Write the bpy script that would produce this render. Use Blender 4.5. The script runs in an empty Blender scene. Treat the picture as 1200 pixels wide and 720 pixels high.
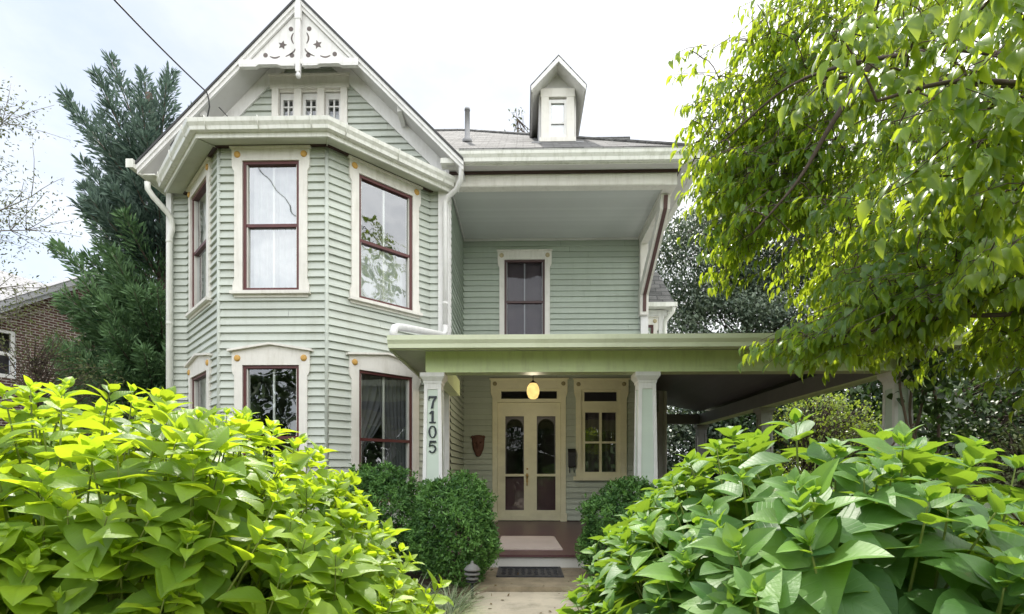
import bpy, math, random
import numpy as np
from mathutils import Matrix, Vector

random.seed(7)
RNG = np.random.default_rng(11)
SC = bpy.context.scene
COL = SC.collection
PI = math.pi


# ------------------------------------------------------------------ materials
def new_mat(name):
    m = bpy.data.materials.new(name)
    m.use_nodes = True
    nt = m.node_tree
    for n in list(nt.nodes):
        nt.nodes.remove(n)
    out = nt.nodes.new('ShaderNodeOutputMaterial')
    return m, nt, out


def nd(nt, kind, **kw):
    n = nt.nodes.new(kind)
    for k, v in kw.items():
        if k.startswith('i_'):
            key = k[2:]
            key = int(key) if key.isdigit() else key.replace('_', ' ')
            n.inputs[key].default_value = v
        else:
            setattr(n, k, v)
    return n


def ramp(nt, stops):
    r = nt.nodes.new('ShaderNodeValToRGB')
    el = r.color_ramp.elements
    while len(el) > 1:
        el.remove(el[-1])
    el[0].position, el[0].color = stops[0][0], (*stops[0][1], 1)
    for p, c in stops[1:]:
        e = el.new(p)
        e.color = (*c, 1)
    return r


def sc(c, k):
    return tuple(min(1, x * k) for x in c)


def paint(name, col, rough=0.5, vary=0.10, scale=(3, 3, 3), dirt=None, dirt_amt=0.25, bump=0.15, bump_scale=60, spec=0.4, streak=None, course=None):
    """Painted or weathered surface: base colour with soft blotches, fine grain and optional dirt."""
    m, nt, out = new_mat(name)
    L = nt.links
    tc = nd(nt, 'ShaderNodeTexCoord')
    mp = nd(nt, 'ShaderNodeMapping')
    mp.inputs['Scale'].default_value = scale
    L.new(tc.outputs['Object'], mp.inputs['Vector'])
    n1 = nd(nt, 'ShaderNodeTexNoise', i_Scale=1.0, i_Detail=6.0, i_Roughness=0.6)
    L.new(mp.outputs[0], n1.inputs['Vector'])
    r = ramp(nt, [(0.3, sc(col, 1 - vary)), (0.7, sc(col, 1 + vary))])
    L.new(n1.outputs['Fac'], r.inputs[0])
    c = r.outputs[0]
    if course:                                # each board took the paint a little differently
        sp_ = nd(nt, 'ShaderNodeSeparateXYZ')
        L.new(tc.outputs['Object'], sp_.inputs[0])
        mu = nd(nt, 'ShaderNodeMath', operation='MULTIPLY_ADD')
        mu.inputs[1].default_value = 1 / course[0]
        mu.inputs[2].default_value = -course[1] / course[0]
        L.new(sp_.outputs[2], mu.inputs[0])
        fl = nd(nt, 'ShaderNodeMath', operation='FLOOR')
        L.new(mu.outputs[0], fl.inputs[0])
        fx = nd(nt, 'ShaderNodeMath', operation='MULTIPLY')
        fx.inputs[1].default_value = 0.4
        L.new(sp_.outputs[0], fx.inputs[0])
        flx = nd(nt, 'ShaderNodeMath', operation='FLOOR')
        L.new(fx.outputs[0], flx.inputs[0])
        cv = nd(nt, 'ShaderNodeCombineXYZ')
        L.new(flx.outputs[0], cv.inputs[0])
        L.new(fl.outputs[0], cv.inputs[2])
        wn = nd(nt, 'ShaderNodeTexWhiteNoise', noise_dimensions='3D')
        L.new(cv.outputs[0], wn.inputs['Vector'])
        rr = ramp(nt, [(0.0, (0.90, 0.90, 0.90)), (1.0, (1.0, 1.0, 1.0))])
        L.new(wn.outputs['Value'], rr.inputs[0])
        mm = nd(nt, 'ShaderNodeMixRGB', blend_type='MULTIPLY')
        mm.inputs[0].default_value = 1.0
        L.new(c, mm.inputs[1])
        L.new(rr.outputs[0], mm.inputs[2])
        c = mm.outputs[0]
    if dirt:
        n2 = nd(nt, 'ShaderNodeTexNoise', i_Scale=2.3, i_Detail=8.0, i_Roughness=0.7)
        if streak:
            m2 = nd(nt, 'ShaderNodeMapping')
            m2.inputs['Scale'].default_value = streak
            L.new(tc.outputs['Object'], m2.inputs['Vector'])
            L.new(m2.outputs[0], n2.inputs['Vector'])
        else:
            L.new(tc.outputs['Object'], n2.inputs['Vector'])
        r2 = ramp(nt, [(0.48, (0, 0, 0)), (0.75, (dirt_amt,) * 3)])
        L.new(n2.outputs['Fac'], r2.inputs[0])
        mx = nd(nt, 'ShaderNodeMixRGB')
        mx.inputs[2].default_value = (*dirt, 1)
        L.new(r2.outputs[0], mx.inputs[0])
        L.new(c, mx.inputs[1])
        c = mx.outputs[0]
    p = nd(nt, 'ShaderNodeBsdfPrincipled', i_Roughness=rough)
    p.inputs['Specular IOR Level'].default_value = spec
    L.new(c, p.inputs['Base Color'])
    if bump:
        n3 = nd(nt, 'ShaderNodeTexNoise', i_Scale=float(bump_scale), i_Detail=3.0)
        L.new(tc.outputs['Object'], n3.inputs['Vector'])
        b = nd(nt, 'ShaderNodeBump', i_Strength=bump, i_Distance=0.01)
        L.new(n3.outputs['Fac'], b.inputs['Height'])
        L.new(b.outputs[0], p.inputs['Normal'])
    L.new(p.outputs[0], out.inputs[0])
    return m


def boards(name, col, width, rough=0.5, axis='x', gap=0.06, vary=0.12, spec=0.4):
    """Painted tongue-and-groove boards: grooves are bump only."""
    m, nt, out = new_mat(name)
    L = nt.links
    tc = nd(nt, 'ShaderNodeTexCoord')
    sep = nd(nt, 'ShaderNodeSeparateXYZ')
    L.new(tc.outputs['Object'], sep.inputs[0])
    mul = nd(nt, 'ShaderNodeMath', operation='MULTIPLY')
    mul.inputs[1].default_value = 1 / width
    L.new(sep.outputs['XYZ'.index(axis.upper())], mul.inputs[0])
    fr = nd(nt, 'ShaderNodeMath', operation='FRACT')
    fl = nd(nt, 'ShaderNodeMath', operation='FLOOR')
    L.new(mul.outputs[0], fr.inputs[0])
    L.new(mul.outputs[0], fl.inputs[0])
    wn = nd(nt, 'ShaderNodeTexWhiteNoise', noise_dimensions='1D')
    L.new(fl.outputs[0], wn.inputs['W'])
    n1 = nd(nt, 'ShaderNodeTexNoise', i_Scale=2.0, i_Detail=6.0)
    L.new(tc.outputs['Object'], n1.inputs['Vector'])
    ad = nd(nt, 'ShaderNodeMath', operation='ADD')
    L.new(wn.outputs['Value'], ad.inputs[0])
    L.new(n1.outputs['Fac'], ad.inputs[1])
    r = ramp(nt, [(0.3, sc(col, 1 - vary)), (1.0, sc(col, 1 + vary))])
    hf = nd(nt, 'ShaderNodeMath', operation='MULTIPLY')
    hf.inputs[1].default_value = 0.6
    L.new(ad.outputs[0], hf.inputs[0])
    L.new(hf.outputs[0], r.inputs[0])
    gr = nd(nt, 'ShaderNodeMath', operation='GREATER_THAN')
    gr.inputs[1].default_value = gap
    L.new(fr.outputs[0], gr.inputs[0])
    b = nd(nt, 'ShaderNodeBump', i_Strength=0.8, i_Distance=0.006)
    L.new(gr.outputs[0], b.inputs['Height'])
    p = nd(nt, 'ShaderNodeBsdfPrincipled', i_Roughness=rough)
    p.inputs['Specular IOR Level'].default_value = spec
    L.new(r.outputs[0], p.inputs['Base Color'])
    L.new(b.outputs[0], p.inputs['Normal'])
    L.new(p.outputs[0], out.inputs[0])
    return m


def bricks(name, c1, c2, mortar, bw, bh, msize, rough=0.85, bump=0.5, squash=1.0, offset=0.5, vary=0.25, nscale=(1.7, 1.7, 1.7)):
    """Courses on the UV map (metres): brickwork and roof shingles."""
    m, nt, out = new_mat(name)
    L = nt.links
    uv = nd(nt, 'ShaderNodeUVMap')
    br = nd(nt, 'ShaderNodeTexBrick', i_Scale=1.0)
    br.offset = offset
    br.squash = squash
    br.inputs['Color1'].default_value = (*c1, 1)
    br.inputs['Color2'].default_value = (*c2, 1)
    br.inputs['Mortar'].default_value = (*mortar, 1)
    br.inputs['Mortar Size'].default_value = msize
    br.inputs['Mortar Smooth'].default_value = 0.2
    br.inputs['Brick Width'].default_value = bw
    br.inputs['Row Height'].default_value = bh
    L.new(uv.outputs[0], br.inputs['Vector'])
    n1 = nd(nt, 'ShaderNodeTexNoise', i_Scale=1.0, i_Detail=8.0, i_Roughness=0.7)
    mpn = nd(nt, 'ShaderNodeMapping')
    mpn.inputs['Scale'].default_value = nscale
    L.new(uv.outputs[0], mpn.inputs['Vector'])
    L.new(mpn.outputs[0], n1.inputs['Vector'])
    r = ramp(nt, [(0.3, (1 - vary,) * 3), (0.7, (1.0,) * 3)])
    L.new(n1.outputs['Fac'], r.inputs[0])
    mx = nd(nt, 'ShaderNodeMixRGB', blend_type='MULTIPLY')
    mx.inputs[0].default_value = 1.0
    L.new(br.outputs['Color'], mx.inputs[1])
    L.new(r.outputs[0], mx.inputs[2])
    n2 = nd(nt, 'ShaderNodeTexNoise', i_Scale=60.0, i_Detail=3.0)
    L.new(uv.outputs[0], n2.inputs['Vector'])
    sub = nd(nt, 'ShaderNodeMath', operation='SUBTRACT')
    L.new(n2.outputs['Fac'], sub.inputs[0])
    L.new(br.outputs['Fac'], sub.inputs[1])
    b = nd(nt, 'ShaderNodeBump', i_Strength=bump, i_Distance=0.02)
    L.new(sub.outputs[0], b.inputs['Height'])
    p = nd(nt, 'ShaderNodeBsdfPrincipled', i_Roughness=rough)
    L.new(mx.outputs[0], p.inputs['Base Color'])
    L.new(b.outputs[0], p.inputs['Normal'])
    L.new(p.outputs[0], out.inputs[0])
    return m


def glass_mat(name, ior, tintc=(0.85, 0.9, 0.9), wav=0.03):
    m, nt, out = new_mat(name)
    L = nt.links
    tc = nd(nt, 'ShaderNodeTexCoord')
    n = nd(nt, 'ShaderNodeTexNoise', i_Scale=2.2, i_Detail=1.0)
    L.new(tc.outputs['Object'], n.inputs['Vector'])
    b = nd(nt, 'ShaderNodeBump', i_Strength=wav, i_Distance=0.3)
    L.new(n.outputs['Fac'], b.inputs['Height'])
    lw = nd(nt, 'ShaderNodeLayerWeight', i_Blend=0.5)
    pw = nd(nt, 'ShaderNodeMath', operation='POWER')
    pw.inputs[1].default_value = 4.0
    L.new(lw.outputs['Facing'], pw.inputs[0])
    f0 = ((ior - 1) / (ior + 1)) ** 2
    f = nd(nt, 'ShaderNodeMath', operation='MULTIPLY_ADD')
    f.inputs[1].default_value = 1 - f0
    f.inputs[2].default_value = f0
    L.new(pw.outputs[0], f.inputs[0])
    t = nd(nt, 'ShaderNodeBsdfTransparent')
    t.inputs[0].default_value = (*tintc, 1)
    g = nd(nt, 'ShaderNodeBsdfGlossy', i_Roughness=0.0)
    g.inputs[0].default_value = (0.95, 0.97, 1, 1)
    L.new(b.outputs[0], g.inputs['Normal'])
    mx = nd(nt, 'ShaderNodeMixShader')
    L.new(f.outputs[0], mx.inputs[0])
    L.new(t.outputs[0], mx.inputs[1])
    L.new(g.outputs[0], mx.inputs[2])
    L.new(mx.outputs[0], out.inputs[0])
    return m


def foliage(name, dark, light, trans, rough=0.45, tmix=0.4, veins=0, spec=0.4, vein_col=None):
    """Leaf surface: hue varies leaf by leaf with the 'tint' attribute (young to old), light shines through."""
    m, nt, out = new_mat(name)
    L = nt.links
    at = nd(nt, 'ShaderNodeAttribute', attribute_name='tint')
    r = ramp(nt, [(0.0, dark), (1.0, light)])
    L.new(at.outputs['Fac'], r.inputs[0])
    rt = ramp(nt, [(0.0, sc(trans, 0.55)), (1.0, trans)])
    L.new(at.outputs['Fac'], rt.inputs[0])
    c, ct = r.outputs[0], rt.outputs[0]
    p = nd(nt, 'ShaderNodeBsdfPrincipled', i_Roughness=rough)
    p.inputs['Specular IOR Level'].default_value = spec
    tr = nd(nt, 'ShaderNodeBsdfTranslucent')
    if veins:
        uv = nd(nt, 'ShaderNodeUVMap')
        sep = nd(nt, 'ShaderNodeSeparateXYZ')
        L.new(uv.outputs[0], sep.inputs[0])
        ab = nd(nt, 'ShaderNodeMath', operation='ABSOLUTE')
        L.new(sep.outputs[0], ab.inputs[0])
        # lateral veins sweep forward: v - 0.35|u|
        mu = nd(nt, 'ShaderNodeMath', operation='MULTIPLY_ADD')
        mu.inputs[1].default_value = -0.30
        L.new(ab.outputs[0], mu.inputs[0])
        L.new(sep.outputs[1], mu.inputs[2])
        sc_ = nd(nt, 'ShaderNodeMath', operation='MULTIPLY')
        sc_.inputs[1].default_value = veins * 2 * PI
        L.new(mu.outputs[0], sc_.inputs[0])
        sn = nd(nt, 'ShaderNodeMath', operation='SINE')
        L.new(sc_.outputs[0], sn.inputs[0])
        vr = ramp(nt, [(0.0, (0, 0, 0)), (0.86, (0, 0, 0)), (1.0, (1, 1, 1))])
        L.new(sn.outputs[0], vr.inputs[0])
        md = ramp(nt, [(0.0, (1, 1, 1)), (0.06, (0.6, 0.6, 0.6)), (0.10, (0, 0, 0))])
        L.new(ab.outputs[0], md.inputs[0])
        mxv = nd(nt, 'ShaderNodeMath', operation='MAXIMUM')
        L.new(vr.outputs[0], mxv.inputs[0])
        L.new(md.outputs[0], mxv.inputs[1])
        vm = nd(nt, 'ShaderNodeMath', operation='MULTIPLY')
        vm.inputs[1].default_value = 0.22
        L.new(mxv.outputs[0], vm.inputs[0])
        mx = nd(nt, 'ShaderNodeMixRGB')
        mx.inputs[2].default_value = (*(vein_col or sc(light, 1.3)), 1)
        L.new(vm.outputs[0], mx.inputs[0])
        L.new(c, mx.inputs[1])
        c = mx.outputs[0]
        tco = nd(nt, 'ShaderNodeTexCoord')                      # sun-scald and nibbled brown spots
        nb_ = nd(nt, 'ShaderNodeTexNoise', i_Scale=17.0, i_Detail=5.0, i_Roughness=0.65)
        L.new(tco.outputs['Object'], nb_.inputs['Vector'])
        rb = ramp(nt, [(0.66, (0, 0, 0)), (0.72, (0.75, 0.75, 0.75))])
        L.new(nb_.outputs['Fac'], rb.inputs[0])
        mb2 = nd(nt, 'ShaderNodeMixRGB')
        mb2.inputs[2].default_value = (0.22, 0.15, 0.06, 1)
        L.new(rb.outputs[0], mb2.inputs[0])
        L.new(c, mb2.inputs[1])
        nl = nd(nt, 'ShaderNodeTexNoise', i_Scale=6.0, i_Detail=2.0)
        L.new(tco.outputs['Object'], nl.inputs['Vector'])
        rl = ramp(nt, [(0.3, (0.78, 0.80, 0.85)), (0.7, (1.12, 1.10, 1.0))])
        L.new(nl.outputs['Fac'], rl.inputs[0])
        ml = nd(nt, 'ShaderNodeMixRGB', blend_type='MULTIPLY')
        ml.inputs[0].default_value = 1.0
        L.new(mb2.outputs[0], ml.inputs[1])
        L.new(rl.outputs[0], ml.inputs[2])
        c = ml.outputs[0]
        n3 = nd(nt, 'ShaderNodeTexNoise', i_Scale=9.0, i_Detail=4.0)
        L.new(uv.outputs[0], n3.inputs['Vector'])
        hs = nd(nt, 'ShaderNodeMath', operation='SUBTRACT')
        L.new(n3.outputs['Fac'], hs.inputs[0])
        L.new(mxv.outputs[0], hs.inputs[1])
        b = nd(nt, 'ShaderNodeBump', i_Strength=0.28, i_Distance=0.003)
        L.new(hs.outputs[0], b.inputs['Height'])
        L.new(b.outputs[0], p.inputs['Normal'])
    L.new(c, p.inputs['Base Color'])
    L.new(ct, tr.inputs[0])
    mxs = nd(nt, 'ShaderNodeMixShader')
    mxs.inputs[0].default_value = tmix
    L.new(p.outputs[0], mxs.inputs[1])
    L.new(tr.outputs[0], mxs.inputs[2])
    L.new(mxs.outputs[0], out.inputs[0])
    return m


def emit_mat(name, col, s):
    m, nt, out = new_mat(name)
    e = nd(nt, 'ShaderNodeEmission', i_Strength=s)
    tc = nd(nt, 'ShaderNodeTexCoord')
    n = nd(nt, 'ShaderNodeTexNoise', i_Scale=14.0, i_Detail=2.0)
    nt.links.new(tc.outputs['Object'], n.inputs['Vector'])
    r = ramp(nt, [(0.35, sc(col, 0.8)), (0.65, col)])
    nt.links.new(n.outputs['Fac'], r.inputs[0])
    nt.links.new(r.outputs[0], e.inputs[0])
    nt.links.new(e.outputs[0], out.inputs[0])
    return m


def cloth(name, col, tmix=0.45):
    m, nt, out = new_mat(name)
    d = nd(nt, 'ShaderNodeBsdfDiffuse')
    t = nd(nt, 'ShaderNodeBsdfTranslucent')
    tc = nd(nt, 'ShaderNodeTexCoord')
    n = nd(nt, 'ShaderNodeTexNoise', i_Scale=6.0, i_Detail=4.0)
    nt.links.new(tc.outputs['Object'], n.inputs['Vector'])
    r = ramp(nt, [(0.3, sc(col, 0.85)), (0.7, col)])
    nt.links.new(n.outputs['Fac'], r.inputs[0])
    nt.links.new(r.outputs[0], d.inputs[0])
    nt.links.new(r.outputs[0], t.inputs[0])
    mx = nd(nt, 'ShaderNodeMixShader')
    mx.inputs[0].default_value = tmix
    nt.links.new(d.outputs[0], mx.inputs[1])
    nt.links.new(t.outputs[0], mx.inputs[2])
    nt.links.new(mx.outputs[0], out.inputs[0])
    return m


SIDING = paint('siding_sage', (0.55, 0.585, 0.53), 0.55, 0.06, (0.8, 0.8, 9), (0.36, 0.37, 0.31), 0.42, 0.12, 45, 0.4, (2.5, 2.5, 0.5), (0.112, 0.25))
SIDING_SHADED = paint('siding_sage_shaded', (0.47, 0.525, 0.455), 0.55, 0.06, (0.8, 0.8, 9), (0.30, 0.33, 0.27), 0.3, 0.12, 45, 0.4, (2.5, 2.5, 0.5), (0.112, 0.22))  # siding copy darkened: the recess shade is put into its colour
TRIM = paint('trim_cream', (0.76, 0.735, 0.685), 0.5, 0.05, (2, 2, 5), (0.42, 0.38, 0.30), 0.40, 0.12, 40, 0.4, (5, 5, 0.9))
WHITE = paint('trim_white', (0.78, 0.77, 0.76), 0.5, 0.05, (2, 2, 5), (0.45, 0.43, 0.38), 0.40, 0.10, 40, 0.4, (5, 5, 0.9))
GUTTER = paint('gutter_enamel', (0.78, 0.78, 0.73), 0.35, 0.05, (1, 1, 4), (0.36, 0.36, 0.28), 0.55, 0.12, 12, 0.4, (6, 6, 0.9))
PORCHTRIM = paint('porch_beam_bounce_paint', (0.66, 0.755, 0.42), 0.45, 0.06, (1, 1, 4), (0.34, 0.36, 0.24), 0.42, 0.08, 30, 0.4, (4, 4, 0.7))  # pale paint with yellow-green bounce light from the shrubs put into the colour
DOORTRIM = paint('door_paint', (0.76, 0.74, 0.54), 0.42, 0.05, (2, 2, 5), (0.36, 0.34, 0.22), 0.3, 0.08, 40)
PANEL = paint('column_panel_paint', (0.58, 0.66, 0.58), 0.5, 0.04, (2, 2, 6), None, 0, 0.08, 40)
MAROON = paint('maroon_paint', (0.105, 0.03, 0.03), 0.4, 0.15, (3, 3, 3), (0.22, 0.10, 0.09), 0.3, 0.08, 50)
BEAM_DK = paint('shaded_beam_paint', (0.20, 0.20, 0.20), 0.5, 0.08)  # side beam and far post darkened: porch shade put into the colour
POST_DK = paint('shaded_post_paint', (0.40, 0.42, 0.36), 0.55, 0.08, (2, 2, 5), (0.25, 0.26, 0.2), 0.4)  # post paint darkened: porch shade put into the colour, plus random dirt
MAROON_DK = paint('dark_maroon_moulding', (0.045, 0.022, 0.02), 0.5, 0.2)
PORCHGUT = paint('porch_gutter_bounce_enamel', (0.76, 0.80, 0.62), 0.35, 0.05, (1, 1, 4), (0.36, 0.38, 0.24), 0.35, 0.05, 30)  # white enamel tinted with the greenish bounce light it receives
HOLE_SHADE = paint('hole_shade', (0.14, 0.115, 0.11), 0.7, 0.2)  # dark inlay colour standing in for the shade inside pierced holes
STRIPE = paint('brown_stripe_paint', (0.10, 0.05, 0.045), 0.5, 0.15)
BROWNFRAME = paint('brown_red_storm_frame', (0.085, 0.045, 0.045), 0.45, 0.1)
GREYFRAME = paint('storm_frame_grey', (0.18, 0.17, 0.18), 0.4, 0.1)
GOLD = paint('gold_rosette', (0.62, 0.36, 0.09), 0.45, 0.12, (9, 9, 9), (0.3, 0.15, 0.04), 0.3)
OLIVE = paint('olive_rosette', (0.30, 0.27, 0.15), 0.5, 0.12, (9, 9, 9))
PALEROS = paint('pale_rosette', (0.50, 0.42, 0.26), 0.5, 0.12, (9, 9, 9))
SOFFIT = paint('soffit_paint', (0.62, 0.61, 0.60), 0.6, 0.06, (2, 2, 2), (0.40, 0.38, 0.33), 0.3, 0.08, 40)
BAYSOFFIT = paint('bay_soffit_paint', (0.50, 0.52, 0.42), 0.6, 0.08, (2, 2, 2), (0.30, 0.29, 0.23), 0.3, 0.08, 40)
CEIL_UP = boards('upper_ceiling_boards', (0.56, 0.575, 0.565), 0.083, 0.5, 'y', vary=0.05)
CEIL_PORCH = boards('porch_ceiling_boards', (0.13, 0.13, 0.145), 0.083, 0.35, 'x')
FLOOR = boards('porch_floor_boards', (0.10, 0.043, 0.05), 0.083, 0.35, 'y', spec=0.5)
SHINGLE = bricks('grey_shingles', (0.31, 0.305, 0.30), (0.17, 0.168, 0.166), (0.13, 0.13, 0.13), 0.31, 0.125, 0.012, 0.9, 1.0, offset=0.37, vary=0.6, nscale=(2.2, 9, 1))
SHINGLE_EDGE = paint('shingle_edge', (0.07, 0.07, 0.072), 0.9, 0.2)
ROOFMETAL = paint('porch_roof_metal', (0.36, 0.36, 0.35), 0.5, 0.1)
BRICK = bricks('red_brick', (0.13, 0.055, 0.042), (0.08, 0.035, 0.03), (0.42, 0.38, 0.34), 0.215, 0.075, 0.013, 0.9, 0.4)
GLASS = glass_mat('window_glass', 2.2)
GLASS_UP = glass_mat('sky_facing_storm_glass', 3.3)
GLASS_BAY = glass_mat('tree_facing_storm_glass', 2.7)
GLASS_DK = glass_mat('door_glass', 1.45, (0.85, 0.85, 0.88))
SHEER = cloth('sheer_curtain', (0.86, 0.86, 0.86))
DIMSHEER = cloth('dim_sheer_curtain', (0.24, 0.235, 0.25), 0.3)
BLIND = cloth('lavender_blind', (0.125, 0.10, 0.115), 0.2)
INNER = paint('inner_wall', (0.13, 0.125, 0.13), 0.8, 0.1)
WOOD_RED = paint('red_brown_inner_door', (0.095, 0.052, 0.052), 0.5, 0.2, (4, 4, 1))
BLACK = paint('black_metal', (0.018, 0.018, 0.02), 0.4, 0.2)
NUMBER = paint('number_black', (0.025, 0.032, 0.04), 0.4, 0.1)
BRASS = paint('brass', (0.45, 0.30, 0.10), 0.3, 0.1)
TERRA = paint('terracotta', (0.12, 0.058, 0.042), 0.6, 0.25, (12, 12, 12))
TERRA_DK = paint('terracotta_hollow', (0.03, 0.014, 0.012), 0.7, 0.2)
CONCRETE = paint('concrete', (0.54, 0.47, 0.36), 0.85, 0.14, (1.6, 1.6, 1.6), (0.17, 0.15, 0.10), 0.85, 0.5, 40)
CONCRETE_DK = paint('mossy_concrete', (0.27, 0.22, 0.15), 0.9, 0.3, (4, 4, 4), (0.09, 0.085, 0.05), 0.7, 0.5, 40)
RISER = paint('white_concrete_edge', (0.70, 0.68, 0.65), 0.7, 0.06, (3, 3, 3), (0.42, 0.38, 0.33), 0.4, 0.2, 40)
SOIL = paint('mulch_soil', (0.065, 0.045, 0.032), 0.95, 0.4, (5, 5, 5), (0.03, 0.035, 0.015), 0.6, 1.0, 25)
LAWN = paint('lawn', (0.095, 0.105, 0.06), 0.9, 0.3, (0.6, 0.6, 0.6), (0.12, 0.10, 0.05), 0.4, 1.0, 50)
RUG = paint('beige_mat_weave', (0.56, 0.47, 0.43), 0.9, 0.06, (2, 2, 2), (0.40, 0.33, 0.30), 0.3, 0.5, 160)
RUBBER = paint('black_rubber', (0.03, 0.03, 0.035), 0.6, 0.3, (20, 20, 20), (0.12, 0.12, 0.12), 0.5, 0.8, 60)
BARK = paint('bark', (0.085, 0.062, 0.048), 0.9, 0.3, (6, 6, 2), (0.16, 0.15, 0.12), 0.4, 0.8, 30)
VINE = paint('vine_bark', (0.15, 0.11, 0.085), 0.9, 0.3, (6, 6, 2), None, 0, 0.6, 30)
STEM = paint('green_stem', (0.17, 0.22, 0.05), 0.5, 0.2, (6, 6, 6))
STEM_BR = paint('brown_stem', (0.14, 0.085, 0.05), 0.6, 0.2, (6, 6, 6))
CABLE = paint('cable_black', (0.02, 0.02, 0.022), 0.5, 0.1)
GREYMETAL = paint('grey_metal', (0.30, 0.30, 0.31), 0.45, 0.1)
LAMPWHITE = paint('lantern_grey', (0.15, 0.145, 0.14), 0.5, 0.1)
GLOW = emit_mat('lit_lamp_shade', (1.0, 0.66, 0.22), 0.85)

F_HYD_L = foliage('hydrangea_leaf_lime', (0.055, 0.16, 0.026), (0.29, 0.43, 0.04), (0.60, 0.78, 0.03), 0.42, 0.48, 9, 0.45, (0.22, 0.34, 0.08))
F_HYD_R = foliage('hydrangea_leaf_green', (0.032, 0.125, 0.040), (0.17, 0.33, 0.05), (0.40, 0.62, 0.04), 0.48, 0.36, 9, 0.55, (0.17, 0.31, 0.10))
F_DOG = foliage('dogwood_leaf', (0.060, 0.15, 0.030), (0.17, 0.29, 0.04), (0.68, 0.84, 0.045), 0.30, 0.53, 0, 0.6)
F_YEW = foliage('yew_needle', (0.030, 0.095, 0.025), (0.15, 0.31, 0.07), (0.16, 0.32, 0.05), 0.5, 0.22, 0, 0.35)
F_CON = foliage('conifer_needle', (0.030, 0.075, 0.036), (0.15, 0.26, 0.11), (0.10, 0.18, 0.06), 0.6, 0.2, 0, 0.25)
F_CON_BLUE = foliage('blue_conifer_needle', (0.034, 0.066, 0.055), (0.15, 0.22, 0.165), (0.05, 0.09, 0.07), 0.6, 0.2, 0, 0.25)
F_MAG = foliage('evergreen_leaf', (0.026, 0.055, 0.032), (0.20, 0.25, 0.165), (0.11, 0.16, 0.06), 0.42, 0.2, 0, 0.5)
F_PALE = foliage('pale_shrub_leaf', (0.07, 0.11, 0.035), (0.30, 0.34, 0.17), (0.24, 0.30, 0.10), 0.45, 0.35, 0, 0.4)
F_BRIGHT = foliage('bright_shrub_leaf', (0.06, 0.12, 0.02), (0.20, 0.28, 0.04), (0.40, 0.52, 0.06), 0.45, 0.42, 0, 0.4)
F_DARK = foliage('shade_leaf', (0.022, 0.05, 0.018), (0.07, 0.12, 0.03), (0.10, 0.18, 0.03), 0.4, 0.28, 0, 0.4)
F_SPARSE = foliage('sparse_leaf', (0.05, 0.06, 0.03), (0.15, 0.17, 0.07), (0.16, 0.19, 0.06), 0.6, 0.3, 0, 0.2)
F_GRASS = foliage('variegated_blade', (0.09, 0.17, 0.05), (0.42, 0.46, 0.30), (0.30, 0.38, 0.18), 0.45, 0.3, 0, 0.4)


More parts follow.
